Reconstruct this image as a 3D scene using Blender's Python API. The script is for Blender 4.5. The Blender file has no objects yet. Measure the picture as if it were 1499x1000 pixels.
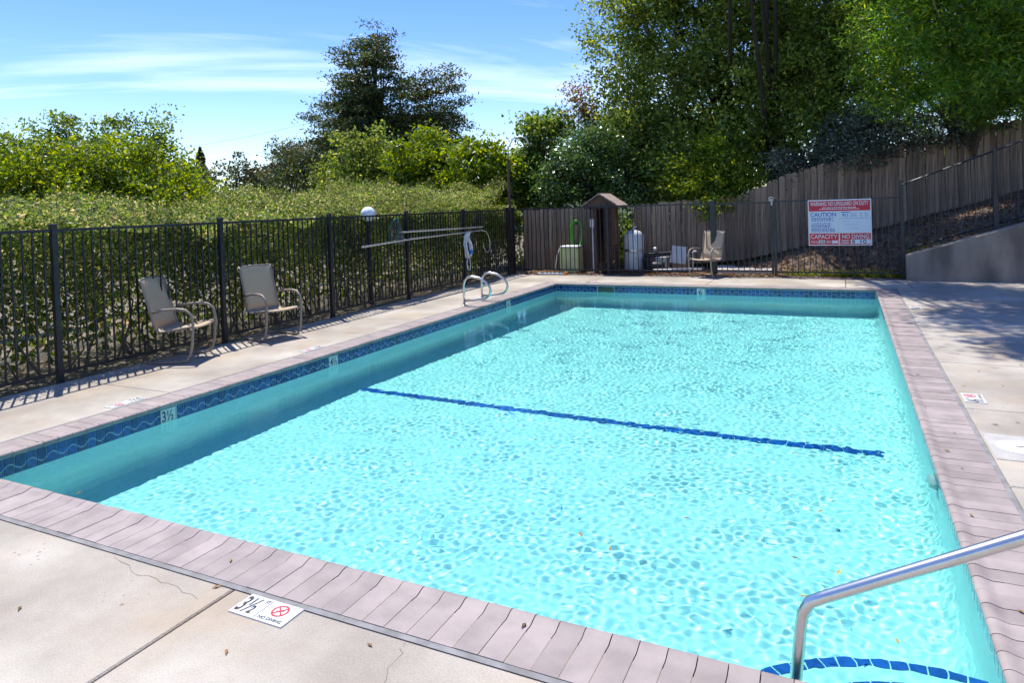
import bpy, bmesh, math, random
import numpy as np
from mathutils import Matrix, Vector

sc = bpy.context.scene
col = sc.collection
R_ = math.radians

# ------------------------------------------------------------------ camera
YAW, PITCH, ROLL, EYE = -0.453, 0.018, 0.034, 1.7
def cam_axes(yaw, pitch, roll):
    f = np.array([math.sin(yaw)*math.cos(pitch), math.cos(yaw)*math.cos(pitch), -math.sin(pitch)])
    r0 = np.array([math.cos(yaw), -math.sin(yaw), 0.0]); d0 = np.cross(f, r0)
    return math.cos(roll)*r0+math.sin(roll)*d0, -math.sin(roll)*r0+math.cos(roll)*d0, f
_r, _d, _f = cam_axes(YAW, PITCH, ROLL)
cam = bpy.data.cameras.new('camera'); cam_o = bpy.data.objects.new('camera', cam); col.objects.link(cam_o)
M = Matrix.Identity(4)
for i in range(3):
    M[i][0] = _r[i]; M[i][1] = -_d[i]; M[i][2] = -_f[i]
M[2][3] = EYE
cam_o.matrix_world = M
cam.sensor_width = 36; cam.lens = 998.78/1499*36; cam.shift_y = -(500-319.28)/1499
cam.clip_start = 0.05; cam.clip_end = 3000
sc.camera = cam_o

# ------------------------------------------------------------------ sky and sun
SUN_EL = R_(67); SUN_AZ = (-0.85, 0.53)
w = bpy.data.worlds.new('World'); sc.world = w; w.use_nodes = True
nt = w.node_tree; N = nt.nodes; L = nt.links
bg = N['Background']
sky = N.new('ShaderNodeTexSky'); sky.sky_type = 'NISHITA'; sky.sun_disc = False
sky.sun_elevation = SUN_EL; sky.sun_rotation = math.atan2(SUN_AZ[0], SUN_AZ[1])
sky.altitude = 100; sky.air_density = 1.0; sky.dust_density = 0.1; sky.ozone_density = 2.5
tc = N.new('ShaderNodeTexCoord')
sep = N.new('ShaderNodeSeparateXYZ'); L.new(tc.outputs['Generated'], sep.inputs[0])
zz = N.new('ShaderNodeMath'); zz.operation = 'MAXIMUM'; zz.inputs[1].default_value = 0.0; L.new(sep.outputs[2], zz.inputs[0])
za = N.new('ShaderNodeMath'); za.operation = 'ADD'; za.inputs[1].default_value = 0.22; L.new(zz.outputs[0], za.inputs[0])
dx = N.new('ShaderNodeMath'); dx.operation = 'DIVIDE'; L.new(sep.outputs[0], dx.inputs[0]); L.new(za.outputs[0], dx.inputs[1])
dy = N.new('ShaderNodeMath'); dy.operation = 'DIVIDE'; L.new(sep.outputs[1], dy.inputs[0]); L.new(za.outputs[0], dy.inputs[1])
cmb = N.new('ShaderNodeCombineXYZ'); L.new(dx.outputs[0], cmb.inputs[0]); L.new(dy.outputs[0], cmb.inputs[1])
du = N.new('ShaderNodeVectorMath'); du.operation = 'DOT_PRODUCT'; du.inputs[1].default_value = (0.756*0.22, 0.656*0.22, 0); L.new(cmb.outputs[0], du.inputs[0])
dv_ = N.new('ShaderNodeVectorMath'); dv_.operation = 'DOT_PRODUCT'; dv_.inputs[1].default_value = (-0.656*1.15, 0.756*1.15, 0); L.new(cmb.outputs[0], dv_.inputs[0])
mp = N.new('ShaderNodeCombineXYZ'); L.new(du.outputs['Value'], mp.inputs[0]); L.new(dv_.outputs['Value'], mp.inputs[1]); mp.inputs[2].default_value = 3.7
nz = N.new('ShaderNodeTexNoise'); nz.inputs['Scale'].default_value = 1.8; nz.inputs['Detail'].default_value = 7; nz.inputs['Roughness'].default_value = 0.58
nz.inputs['Distortion'].default_value = 0.5
L.new(mp.outputs[0], nz.inputs[0])
cr = N.new('ShaderNodeValToRGB'); cr.color_ramp.elements[0].position = 0.54; cr.color_ramp.elements[0].color = (0, 0, 0, 1)
cr.color_ramp.elements[1].position = 0.82; cr.color_ramp.elements[1].color = (0.62, 0.62, 0.62, 1)
L.new(nz.outputs[0], cr.inputs[0])
mixc = N.new('ShaderNodeMixRGB'); mixc.inputs[2].default_value = (8.6, 9.0, 9.6, 1)
shs = N.new('ShaderNodeHueSaturation'); shs.inputs['Saturation'].default_value = 1.3; shs.inputs['Hue'].default_value = 0.518; shs.inputs['Value'].default_value = 0.92; L.new(sky.outputs[0], shs.inputs['Color'])
L.new(cr.outputs[0], mixc.inputs[0]); L.new(shs.outputs[0], mixc.inputs[1])
L.new(mixc.outputs[0], bg.inputs[0]); bg.inputs[1].default_value = 0.13

sun = bpy.data.lights.new('sun', 'SUN'); sun.energy = 3.7; sun.angle = R_(0.53); sun.color = (1.0, 0.955, 0.89)
sun_o = bpy.data.objects.new('sun', sun); col.objects.link(sun_o)
_h = math.hypot(*SUN_AZ)
SUN_DIR = Vector((SUN_AZ[0]/_h*math.cos(SUN_EL), SUN_AZ[1]/_h*math.cos(SUN_EL), math.sin(SUN_EL)))
sun_o.rotation_euler = SUN_DIR.to_track_quat('Z', 'Y').to_euler()
sun.cycles.is_caustics_light = True

vs = sc.view_settings
vs.view_transform = 'Standard'; vs.look = 'None'; vs.exposure = 0.88; vs.gamma = 1.0; vs.use_curve_mapping = False
sc.render.engine = 'CYCLES'
sc.cycles.use_denoising = True
sc.cycles.caustics_refractive = True; sc.cycles.caustics_reflective = False
sc.cycles.sample_clamp_indirect = 8
sc.cycles.use_adaptive_sampling = True; sc.cycles.adaptive_threshold = 0.03
sc.cycles.max_bounces = 6; sc.cycles.diffuse_bounces = 3; sc.cycles.glossy_bounces = 3; sc.cycles.transmission_bounces = 6
sc.cycles.transparent_max_bounces = 8

# ------------------------------------------------------------------ materials
def mat(name, base, rough=0.7, metal=0.0, nscale=0, nvar=0.15, col2=None, detail=4, bump=0, bscale=60, orand=0.0, spec=0.4, world=False, ramp=(0.35, 0.65), stretch=None):
    m = bpy.data.materials.new(name); m.use_nodes = True
    t = m.node_tree; n = t.nodes; l = t.links; b = n['Principled BSDF']
    b.inputs['Roughness'].default_value = rough; b.inputs['Metallic'].default_value = metal
    b.inputs['Specular IOR Level'].default_value = spec
    b.inputs['Base Color'].default_value = (*base, 1)
    src = None
    if world:
        g = n.new('ShaderNodeNewGeometry'); vec = g.outputs['Position']
    else:
        g = n.new('ShaderNodeTexCoord'); vec = g.outputs['Object']
    if stretch:
        mpn = n.new('ShaderNodeMapping'); mpn.inputs['Scale'].default_value = stretch; l.new(vec, mpn.inputs[0]); vec = mpn.outputs[0]
    if nscale:
        z = n.new('ShaderNodeTexNoise'); z.inputs['Scale'].default_value = nscale; z.inputs['Detail'].default_value = detail; l.new(vec, z.inputs[0])
        r = n.new('ShaderNodeValToRGB'); e = r.color_ramp.elements
        c2 = col2 if col2 else tuple(max(0, c*(1-nvar)) for c in base)
        c1 = base if col2 else tuple(min(1, c*(1+nvar)) for c in base)
        e[0].position, e[1].position = ramp; e[0].color = (*c2, 1); e[1].color = (*c1, 1)
        l.new(z.outputs[0], r.inputs[0]); src = r.outputs[0]
    if orand:
        oi = n.new('ShaderNodeObjectInfo'); mr = n.new('ShaderNodeMapRange'); mr.inputs[3].default_value = 1-orand; mr.inputs[4].default_value = 1+orand
        l.new(oi.outputs['Random'], mr.inputs[0])
        hs = n.new('ShaderNodeHueSaturation'); l.new(mr.outputs[0], hs.inputs['Value'])
        if src: l.new(src, hs.inputs['Color'])
        else: hs.inputs['Color'].default_value = (*base, 1)
        src = hs.outputs[0]
    if src: l.new(src, b.inputs['Base Color'])
    if bump:
        z2 = n.new('ShaderNodeTexNoise'); z2.inputs['Scale'].default_value = bscale; z2.inputs['Detail'].default_value = 5; l.new(vec, z2.inputs[0])
        bp = n.new('ShaderNodeBump'); bp.inputs['Strength'].default_value = bump; bp.inputs['Distance'].default_value = 0.01
        l.new(z2.outputs[0], bp.inputs['Height']); l.new(bp.outputs[0], b.inputs['Normal'])
    return m

def leaf_mat(name, cols, trans=0.35, rough=0.45, spec=0.35):
    m = bpy.data.materials.new(name); m.use_nodes = True
    t = m.node_tree; n = t.nodes; l = t.links; b = n['Principled BSDF']; out = n['Material Output']
    g = n.new('ShaderNodeNewGeometry'); r = n.new('ShaderNodeValToRGB'); e = r.color_ramp.elements
    while len(e) < len(cols): e.new(0.5)
    for k, (p, c) in enumerate(cols): e[k].position = p; e[k].color = (*c, 1)
    l.new(g.outputs['Random Per Island'], r.inputs[0])
    z = n.new('ShaderNodeTexNoise'); z.inputs['Scale'].default_value = 0.9; z.inputs['Detail'].default_value = 2; l.new(g.outputs['Position'], z.inputs[0])
    mr = n.new('ShaderNodeMapRange'); mr.inputs[1].default_value = 0.3; mr.inputs[2].default_value = 0.7; mr.inputs[3].default_value = 0.6; mr.inputs[4].default_value = 1.4; l.new(z.outputs[0], mr.inputs[0])
    hs = n.new('ShaderNodeHueSaturation'); l.new(mr.outputs[0], hs.inputs['Value']); l.new(r.outputs[0], hs.inputs['Color'])
    l.new(hs.outputs[0], b.inputs['Base Color']); b.inputs['Roughness'].default_value = rough; b.inputs['Specular IOR Level'].default_value = spec
    tr = n.new('ShaderNodeBsdfTranslucent')
    hs2 = n.new('ShaderNodeHueSaturation'); hs2.inputs['Saturation'].default_value = 1.15; hs2.inputs['Value'].default_value = 1.9; hs2.inputs['Hue'].default_value = 0.485
    l.new(hs.outputs[0], hs2.inputs['Color']); l.new(hs2.outputs[0], tr.inputs['Color'])
    mx = n.new('ShaderNodeMixShader'); mx.inputs[0].default_value = trans
    l.new(b.outputs[0], mx.inputs[1]); l.new(tr.outputs[0], mx.inputs[2]); l.new(mx.outputs[0], out.inputs['Surface'])
    return m

def concrete_deck():
    m = mat('deck_concrete', (0.475, 0.435, 0.365), 0.85, nscale=1.1, col2=(0.35, 0.31, 0.257), world=True, bump=0.4, bscale=70, spec=0.2, detail=10, ramp=(0.32, 0.7))
    t = m.node_tree; n = t.nodes; l = t.links; b = n['Principled BSDF']
    src = b.inputs['Base Color'].links[0].from_socket
    g = n.new('ShaderNodeNewGeometry')
    # fine grain
    z = n.new('ShaderNodeTexNoise'); z.inputs['Scale'].default_value = 140; z.inputs['Detail'].default_value = 3; l.new(g.outputs['Position'], z.inputs[0])
    mr = n.new('ShaderNodeMapRange'); mr.inputs[1].default_value = 0.3; mr.inputs[2].default_value = 0.7; mr.inputs[3].default_value = 0.86; mr.inputs[4].default_value = 1.12; l.new(z.outputs[0], mr.inputs[0])
    hs = n.new('ShaderNodeHueSaturation'); l.new(src, hs.inputs['Color']); l.new(mr.outputs[0], hs.inputs['Value'])
    # warm rust-beige patches
    z3 = n.new('ShaderNodeTexNoise'); z3.inputs['Scale'].default_value = 1.7; z3.inputs['Detail'].default_value = 5; l.new(g.outputs['Position'], z3.inputs[0])
    r3 = n.new('ShaderNodeValToRGB'); r3.color_ramp.elements[0].position = 0.47; r3.color_ramp.elements[1].position = 0.68; r3.color_ramp.elements[1].color = (0.55, 0.55, 0.55, 1); l.new(z3.outputs[0], r3.inputs[0])
    mx = n.new('ShaderNodeMixRGB'); mx.inputs[2].default_value = (0.41, 0.315, 0.215, 1); l.new(r3.outputs[0], mx.inputs[0]); l.new(hs.outputs[0], mx.inputs[1])
    wv = n.new('ShaderNodeTexNoise'); wv.inputs['Scale'].default_value = 0.55; wv.inputs['Detail'].default_value = 9; wv.inputs['Roughness'].default_value = 0.7; l.new(g.outputs['Position'], wv.inputs[0])
    wr = n.new('ShaderNodeMapRange'); wr.inputs[1].default_value = 0.42; wr.inputs[2].default_value = 0.62; wr.inputs[3].default_value = 0.84; wr.inputs[4].default_value = 1.06; l.new(wv.outputs[0], wr.inputs[0])
    hs4 = n.new('ShaderNodeHueSaturation'); l.new(mx.outputs[0], hs4.inputs['Color']); l.new(wr.outputs[0], hs4.inputs['Value']); mx = hs4
    # dark pits
    v = n.new('ShaderNodeTexVoronoi'); v.inputs['Scale'].default_value = 22; l.new(g.outputs['Position'], v.inputs[0])
    z4 = n.new('ShaderNodeTexNoise'); z4.inputs['Scale'].default_value = 2.2; l.new(g.outputs['Position'], z4.inputs[0])
    th = n.new('ShaderNodeMapRange'); th.inputs[1].default_value = 0.5; th.inputs[2].default_value = 0.75; th.inputs[3].default_value = 0.0; th.inputs[4].default_value = 0.20; l.new(z4.outputs[0], th.inputs[0])
    lt = n.new('ShaderNodeMath'); lt.operation = 'LESS_THAN'; l.new(v.outputs['Distance'], lt.inputs[0]); l.new(th.outputs[0], lt.inputs[1])
    mf = n.new('ShaderNodeMath'); mf.operation = 'MULTIPLY'; mf.inputs[1].default_value = 0.75; l.new(lt.outputs[0], mf.inputs[0])
    mx2 = n.new('ShaderNodeMixRGB'); mx2.inputs[2].default_value = (0.22, 0.2, 0.19, 1); l.new(mf.outputs[0], mx2.inputs[0]); l.new(mx.outputs[0], mx2.inputs[1])
    l.new(mx2.outputs[0], b.inputs['Base Color'])
    return m

MT = {}
MT['deck'] = concrete_deck()
MT['crack'] = mat('crack_line', (0.20, 0.17, 0.14), 0.95)
MT['joint'] = mat('joint_dark', (0.08, 0.07, 0.06), 0.95)
MT['mastic'] = mat('mastic_grey', (0.22, 0.215, 0.21), 0.8, nscale=12, nvar=0.2, world=True)
MT['coping'] = mat('coping_clay', (0.305, 0.255, 0.235), 0.62, nscale=6, nvar=0.13, world=True, bump=0.12, bscale=70, orand=0.12, spec=0.35)
MT['mortar'] = mat('mortar', (0.38, 0.30, 0.22), 0.9, nscale=9, col2=(0.26, 0.21, 0.165), world=True)
MT['plaster'] = mat('pool_plaster', (0.65, 0.93, 0.915), 0.75, nscale=2.5, nvar=0.03, world=True, spec=0.2)
MT['tile'] = mat('cobalt_tile', (0.012, 0.07, 0.22), 0.18, nscale=30, nvar=0.35, orand=0.35, spec=0.5)
MT['tile_grout'] = mat('tile_grout', (0.36, 0.46, 0.47), 0.8)
MT['line_tile'] = mat('line_tile', (0.01, 0.10, 0.42), 0.3, orand=0.2)
MT['marker'] = mat('marker_tile', (0.60, 0.62, 0.60), 0.35, nscale=20, nvar=0.05)
MT['print_black'] = mat('print_black', (0.02, 0.02, 0.025), 0.5)
MT['print_red'] = mat('print_red', (0.55, 0.025, 0.05), 0.5)
MT['print_blue'] = mat('print_blue', (0.02, 0.06, 0.35), 0.5)
MT['print_white'] = mat('print_white', (0.68, 0.68, 0.68), 0.5)
MT['print_pale'] = mat('print_pale', (0.62, 0.70, 0.76), 0.5)
MT['print_grey'] = mat('print_grey', (0.30, 0.36, 0.45), 0.5)
MT['iron'] = mat('black_iron', (0.018, 0.018, 0.022), 0.42, nscale=25, nvar=0.3, spec=0.5)
MT['wood'] = mat('weathered_board', (0.34, 0.235, 0.16), 0.9, nscale=7, col2=(0.17, 0.115, 0.08), orand=0.32, stretch=(3, 3, 0.35), detail=8, bump=0.35, bscale=25)
MT['brown_wood'] = mat('brown_wood', (0.20, 0.095, 0.05), 0.8, nscale=9, nvar=0.3, stretch=(4, 4, 0.4), orand=0.1)
MT['dark_wood'] = mat('dark_stained_wood', (0.095, 0.055, 0.038), 0.8, nscale=9, nvar=0.3, stretch=(4, 4, 0.4))
MT['shingle'] = mat('roof_shingle', (0.33, 0.25, 0.21), 0.9, nscale=12, nvar=0.25, orand=0.12)
MT['wall'] = mat('retaining_concrete', (0.34, 0.28, 0.22), 0.9, stretch=(1, 1, .35), nscale=2.6, col2=(0.16, 0.13, 0.105), world=True, bump=0.3, bscale=30, detail=8)
MT['mulch'] = mat('mulch_soil', (0.21, 0.14, 0.095), 0.95, nscale=18, col2=(0.045, 0.03, 0.022), world=True, bump=0.8, bscale=24, detail=8)
MT['pad'] = mat('pad_concrete', (0.55, 0.50, 0.45), 0.9, nscale=3, nvar=0.1, world=True)
MT['chip'] = mat('leaf_litter', (0.22, 0.13, 0.08), 0.9, orand=0.3)
MT['steel'] = mat('stainless_steel', (0.60, 0.61, 0.60), 0.3, 1.0, nscale=20, nvar=0.06)
MT['alu'] = mat('aluminium_pole', (0.62, 0.63, 0.65), 0.4, 0.9)
MT['sling'] = mat('sling_fabric', (0.50, 0.39, 0.255), 0.85, nscale=160, nvar=0.2, bump=0.2, bscale=260, spec=0.15)
MT['chair'] = mat('taupe_frame', (0.28, 0.225, 0.18), 0.45, spec=0.45)
MT['white'] = mat('white_plastic', (0.64, 0.64, 0.63), 0.45, nscale=6, nvar=0.04)
MT['globe'] = mat('opal_globe', (0.86, 0.86, 0.86), 0.25)
MT['lime'] = mat('pale_lime_plastic', (0.66, 0.70, 0.32), 0.5, nscale=5, nvar=0.08)
MT['green_hose'] = mat('green_hose', (0.10, 0.42, 0.03), 0.4)
MT['grey_tank'] = mat('grey_white_tank', (0.60, 0.60, 0.60), 0.4, nscale=5, nvar=0.06)
MT['dark_pipe'] = mat('dark_pipe', (0.03, 0.03, 0.032), 0.5)
MT['beige_box'] = mat('beige_enamel', (0.45, 0.42, 0.37), 0.5)
MT['rope'] = mat('white_rope', (0.75, 0.75, 0.76), 0.8, nscale=60, nvar=0.15)
MT['blue_plastic'] = mat('blue_plastic', (0.03, 0.2, 0.5), 0.4)
MT['net'] = mat('grey_net', (0.13, 0.135, 0.15), 0.8, nscale=90, nvar=0.3)
MT['green_plastic'] = mat('green_plastic', (0.01, 0.13, 0.07), 0.4)
MT['orange'] = mat('orange_plastic', (0.6, 0.22, 0.06), 0.5)
MT['bark_dark'] = mat('bark_dark', (0.035, 0.027, 0.021), 0.95, nscale=9, nvar=0.4, stretch=(4, 4, 0.8), bump=0.6, bscale=20)
MT['bark'] = mat('bark_grey', (0.15, 0.12, 0.095), 0.95, nscale=9, nvar=0.35, stretch=(4, 4, 0.8), bump=0.6, bscale=20)
MT['leaf_litter'] = mat('dry_leaf', (0.20, 0.115, 0.04), 0.8, orand=0.4)
MT['leaf_yellow'] = mat('yellow_leaf', (0.36, 0.26, 0.05), 0.7, orand=0.3)
MT['terrain'] = mat('dry_ground', (0.22, 0.17, 0.115), 0.95, nscale=1.2, col2=(0.11, 0.095, 0.06), world=True, detail=8, bump=0.5, bscale=8)

LF = {}
LF['hedge'] = leaf_mat('hedge_leaf', [(0.0, (0.041, 0.076, 0.019)), (0.4, (0.103, 0.158, 0.035)), (0.75, (0.206, 0.262, 0.055)), (0.9, (0.372, 0.344, 0.138)), (1.0, (0.497, 0.372, 0.221))], 0.5)
LF['lime'] = leaf_mat('bright_leaf', [(0.0, (0.05, 0.095, 0.012)), (0.45, (0.12, 0.19, 0.02)), (0.85, (0.22, 0.28, 0.025)), (1.0, (0.36, 0.36, 0.035))], 0.45)
LF['mid'] = leaf_mat('mid_leaf', [(0.0, (0.045, 0.091, 0.022)), (0.5, (0.113, 0.189, 0.036)), (1.0, (0.257, 0.303, 0.053))], 0.4)
LF['dark'] = leaf_mat('dark_leaf', [(0.0, (0.024, 0.053, 0.017)), (0.6, (0.066, 0.102, 0.032)), (0.9, (0.133, 0.140, 0.036)), (1.0, (0.246, 0.160, 0.044))], 0.25)
LF['olive'] = leaf_mat('olive_leaf', [(0.0, (0.040, 0.053, 0.026)), (0.6, (0.092, 0.106, 0.046)), (1.0, (0.172, 0.158, 0.079))], 0.25)
LF['oak'] = leaf_mat('oak_leaf', [(0.0, (0.057, 0.101, 0.025)), (0.55, (0.156, 0.224, 0.046)), (0.9, (0.334, 0.385, 0.072)), (1.0, (0.500, 0.486, 0.091))], 0.42)
LF['glossy'] = leaf_mat('glossy_leaf', [(0.0, (0.027, 0.066, 0.019)), (0.6, (0.069, 0.137, 0.034)), (1.0, (0.194, 0.272, 0.069))], 0.22, 0.25, 0.6)
LF['bay'] = leaf_mat('bay_leaf', [(0.0, (0.064, 0.136, 0.029)), (0.55, (0.136, 0.254, 0.047)), (0.9, (0.254, 0.396, 0.055)), (1.0, (0.500, 0.500, 0.072))], 0.55, 0.35, 0.45)
LF['grey'] = leaf_mat('greygreen_leaf', [(0.0, (0.055, 0.070, 0.055)), (0.6, (0.117, 0.140, 0.109)), (1.0, (0.218, 0.234, 0.179))], 0.2)
LF['rust'] = leaf_mat('rusty_leaf', [(0.0, (0.05, 0.05, 0.015)), (0.5, (0.16, 0.10, 0.03)), (1.0, (0.26, 0.10, 0.04))], 0.35)

# ------------------------------------------------------------------ mesh helpers
def link(o, parent=None):
    col.objects.link(o)
    if parent is not None: o.parent = parent
    return o
class MB:
    def __init__(s): s.v = []; s.f = []
    def add(s, vs, fs):
        b = len(s.v); s.v += [tuple(p) for p in vs]; s.f += [tuple(i+b for i in q) for q in fs]; return s
    def box(s, c, d, rz=0, rx=0, ry=0):
        m = Matrix.Translation(c) @ Matrix.Rotation(rz, 4, 'Z') @ Matrix.Rotation(ry, 4, 'Y') @ Matrix.Rotation(rx, 4, 'X')
        h = [x/2 for x in d]
        vs = [m @ Vector((sx*h[0], sy*h[1], sz*h[2])) for sz in (-1, 1) for sx, sy in ((-1, -1), (1, -1), (1, 1), (-1, 1))]
        return s.add(vs, [(3, 2, 1, 0), (4, 5, 6, 7), (0, 1, 5, 4), (1, 2, 6, 5), (2, 3, 7, 6), (3, 0, 4, 7)])
    def chbox(s, x0, x1, y0, y1, z0, z1, ch=0.006):
        vs = [(x0, y0, z0), (x1, y0, z0), (x1, y1, z0), (x0, y1, z0), (x0, y0, z1-ch), (x1, y0, z1-ch), (x1, y1, z1-ch), (x0, y1, z1-ch),
              (x0+ch, y0+ch, z1), (x1-ch, y0+ch, z1), (x1-ch, y1-ch, z1), (x0+ch, y1-ch, z1)]
        return s.add(vs, [(3, 2, 1, 0), (0, 1, 5, 4), (1, 2, 6, 5), (2, 3, 7, 6), (3, 0, 4, 7), (4, 5, 9, 8), (5, 6, 10, 9), (6, 7, 11, 10), (7, 4, 8, 11), (8, 9, 10, 11)])
    def tube(s, path, r, n=8, caps=True):
        P = [Vector(p) for p in path]; k = len(P); rs = r if isinstance(r, (list, tuple)) else [r]*k
        vs = []; up = None
        for i, p in enumerate(P):
            t = (P[min(i+1, k-1)]-P[max(i-1, 0)]).normalized()
            if up is None:
                a = Vector((0, 0, 1)) if abs(t.z) < 0.9 else Vector((1, 0, 0)); up = t.cross(a).normalized()
            up = (up - t*up.dot(t)).normalized(); q = t.cross(up)
            for j in range(n):
                an = 2*math.pi*j/n; vs.append(p + (up*math.cos(an)+q*math.sin(an))*rs[i])
        fs = [(i*n+j, i*n+(j+1) % n, (i+1)*n+(j+1) % n, (i+1)*n+j) for i in range(k-1) for j in range(n)]
        if caps: fs += [tuple(range(n-1, -1, -1)), tuple((k-1)*n+j for j in range(n))]
        return s.add(vs, fs)
    def lathe(s, prof, c=(0, 0, 0), n=20):
        vs = []; k = len(prof)
        for r, z in prof:
            for j in range(n):
                a = 2*math.pi*j/n; vs.append((c[0]+r*math.cos(a), c[1]+r*math.sin(a), c[2]+z))
        fs = [(i*n+j, i*n+(j+1) % n, (i+1)*n+(j+1) % n, (i+1)*n+j) for i in range(k-1) for j in range(n)]
        fs += [tuple(range(n-1, -1, -1)), tuple((k-1)*n+j for j in range(n))]
        return s.add(vs, fs)
    def prism(s, poly, z0, z1):
        k = len(poly)
        return s.add([(x, y, z0) for x, y in poly]+[(x, y, z1) for x, y in poly],
                     [tuple(range(k-1, -1, -1)), tuple(range(k, 2*k))]+[(i, (i+1) % k, k+(i+1) % k, k+i) for i in range(k)])
    def mesh(s, name, m, smooth=False):
        me = bpy.data.meshes.new(name); me.from_pydata(s.v, [], s.f); me.materials.append(m)
        if smooth: me.polygons.foreach_set('use_smooth', [True]*len(me.polygons))
        me.update(); return me
    def build(s, name, m, parent=None, smooth=False, loc=None):
        o = bpy.data.objects.new(name, s.mesh(name, m, smooth))
        if loc: o.location = loc
        return link(o, parent)
def big_mesh(name, V, F, m, smooth=False):
    me = bpy.data.meshes.new(name); V = np.asarray(V, np.float32); F = np.asarray(F, np.int32)
    me.vertices.add(len(V)); me.vertices.foreach_set('co', V.ravel())
    k = F.shape[1]; me.loops.add(F.size); me.loops.foreach_set('vertex_index', F.ravel())
    me.polygons.add(len(F)); me.polygons.foreach_set('loop_start', np.arange(0, F.size, k, dtype=np.int32))
    if smooth: me.polygons.foreach_set('use_smooth', np.ones(len(F), bool))
    me.materials.append(m); me.update(calc_edges=True); me.validate(); return me
def tag(o, label=None, cat=None, group=None, kind=None):
    if label: o['label'] = label
    if cat: o['category'] = cat
    if group: o['group'] = group
    if kind: o['kind'] = kind
    return o
def thing(name, label, cat, loc=(0, 0, 0), rz=0, group=None):
    o = bpy.data.objects.new(name, None); o.location = loc; o.rotation_euler = (0, 0, rz); link(o)
    o.empty_display_size = 0.1
    return tag(o, label, cat, group)
def inst(name, me, parent, loc=(0, 0, 0), rot=(0, 0, 0), scale=None):
    o = bpy.data.objects.new(name, me); o.location = loc; o.rotation_euler = rot
    if scale: o.scale = scale
    return link(o, parent)
def copy_tree(o, parent=None):
    c = o.copy(); col.objects.link(c); c.parent = parent
    for ch in o.children: copy_tree(ch, c)
    return c
def receiver(o): o.cycles.is_caustics_receiver = True; return o
def text_mesh(s, m, width=None, height=None):
    cu = bpy.data.curves.new('lettering', 'FONT'); cu.body = s; cu.align_x = 'CENTER'; cu.align_y = 'CENTER'; cu.offset = 0.012
    o = bpy.data.objects.new('lettering', cu); col.objects.link(o)
    me = bpy.data.meshes.new_from_object(o.evaluated_get(bpy.context.evaluated_depsgraph_get()))
    bpy.data.objects.remove(o); bpy.data.curves.remove(cu)
    co = np.zeros(len(me.vertices)*3); me.vertices.foreach_get('co', co); co = co.reshape(-1, 3)
    lo, hi = co.min(0), co.max(0); co -= (lo+hi)/2
    sx = width/(hi-lo)[0] if width else None; sy = height/(hi-lo)[1] if height else None
    sx = sx or sy; sy = sy or sx
    co[:, 0] *= sx; co[:, 1] *= sy; co[:, 2] = 0
    me.vertices.foreach_set('co', co.ravel()); me.materials.clear(); me.materials.append(m); me.update(); return me
def quad_plate(w_, h_, m, name='plate'):
    return MB().add([(-w_/2, -h_/2, 0), (w_/2, -h_/2, 0), (w_/2, h_/2, 0), (-w_/2, h_/2, 0)], [(0, 1, 2, 3)]).mesh(name, m)

rnd = random.Random(7)
# ------------------------------------------------------------------ dimensions
X0, X1, Y0, Y1 = -5.56, 0.465, 2.54, 13.50      # coping nose (inner) edge
CW = 0.32                                       # coping width
WX0, WX1, WY0, WY1 = X0-0.04, X1+0.04, Y0-0.04, Y1+0.04   # wall faces
WATER = -0.15
YB = 6.5                                        # floor break
def floor_z(y): return -1.1-(y-Y0)/(YB-Y0)*0.1 if y < YB else -1.2-(y-YB)/(Y1-YB)*0.65

# ------------------------------------------------------------------ terrain
def smooth(a, b, x): t = min(1, max(0, (x-a)/(b-a))); return t*t*(3-2*t)
def wood_z(x): return min(3.0, max(0.0, 0.36+0.24*(x+1.4)))
def wall_top(x): return min(2.2, 0.5+(x-1.06)*0.315)
def terrain_z(x, y):
    z = -0.03
    if y > 15.15:
        if x > 1.09:
            a = wall_top(x)-0.07; b = max(a, wood_z(x)); z = a+(b-a)*smooth(15.4, 18, y)
        else:
            z = -0.03+wood_z(x)*smooth(15.7, 17.4, y)
    if y > 18.2 and x > -7: z += min(3, 0.10*(y-18.2))*smooth(-7, -2, x)
    if x < -9: z -= min(5.0, 0.12*(-9-x))
    if x > 6.2 and y < 15.15: z += min(4, 0.3*(x-6.2))
    return z
gx = sorted(set([-200, -150, -110, -80, -60, -45, -35, -28, -22, -18, -15, -13, -11, -9, -8.2, -7.43, 5.9, 7, 8, 10, 13, 18, 26, 40, 70, 120, 200]+[round(-7+0.5*i, 2) for i in range(0, 26)]+[1.0, 1.08, 1.16]))
gy = sorted(set([-80, -40, -20, -10, -6.0, -3, 0, 3, 6, 9, 12, 15.1, 15.2, 15.35]+[round(15.6+0.4*i, 2) for i in range(0, 14)]+[22, 24, 27, 31, 36, 45, 60, 80, 110, 150, 220]))
tv = []; ti = {}; tf = []
for i, x in enumerate(gx):
    for j, y in enumerate(gy):
        ti[i, j] = len(tv); tv.append((x, y, terrain_z(x, y)+(rnd.uniform(-.02, .02) if y > 15.8 else 0)))
for i in range(len(gx)-1):
    for j in range(len(gy)-1):
        cx_, cy_ = (gx[i]+gx[i+1])/2, (gy[j]+gy[j+1])/2
        if -7.43 < cx_ < 5.9 and -6 < cy_ < 15.1: continue
        tf.append((ti[i, j], ti[i+1, j], ti[i+1, j+1], ti[i, j+1]))
me = bpy.data.meshes.new('ground'); me.from_pydata(tv, [], tf); me.materials.append(MT['terrain'])
ground = link(bpy.data.objects.new('ground', me)); tag(ground, kind='structure')
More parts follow.
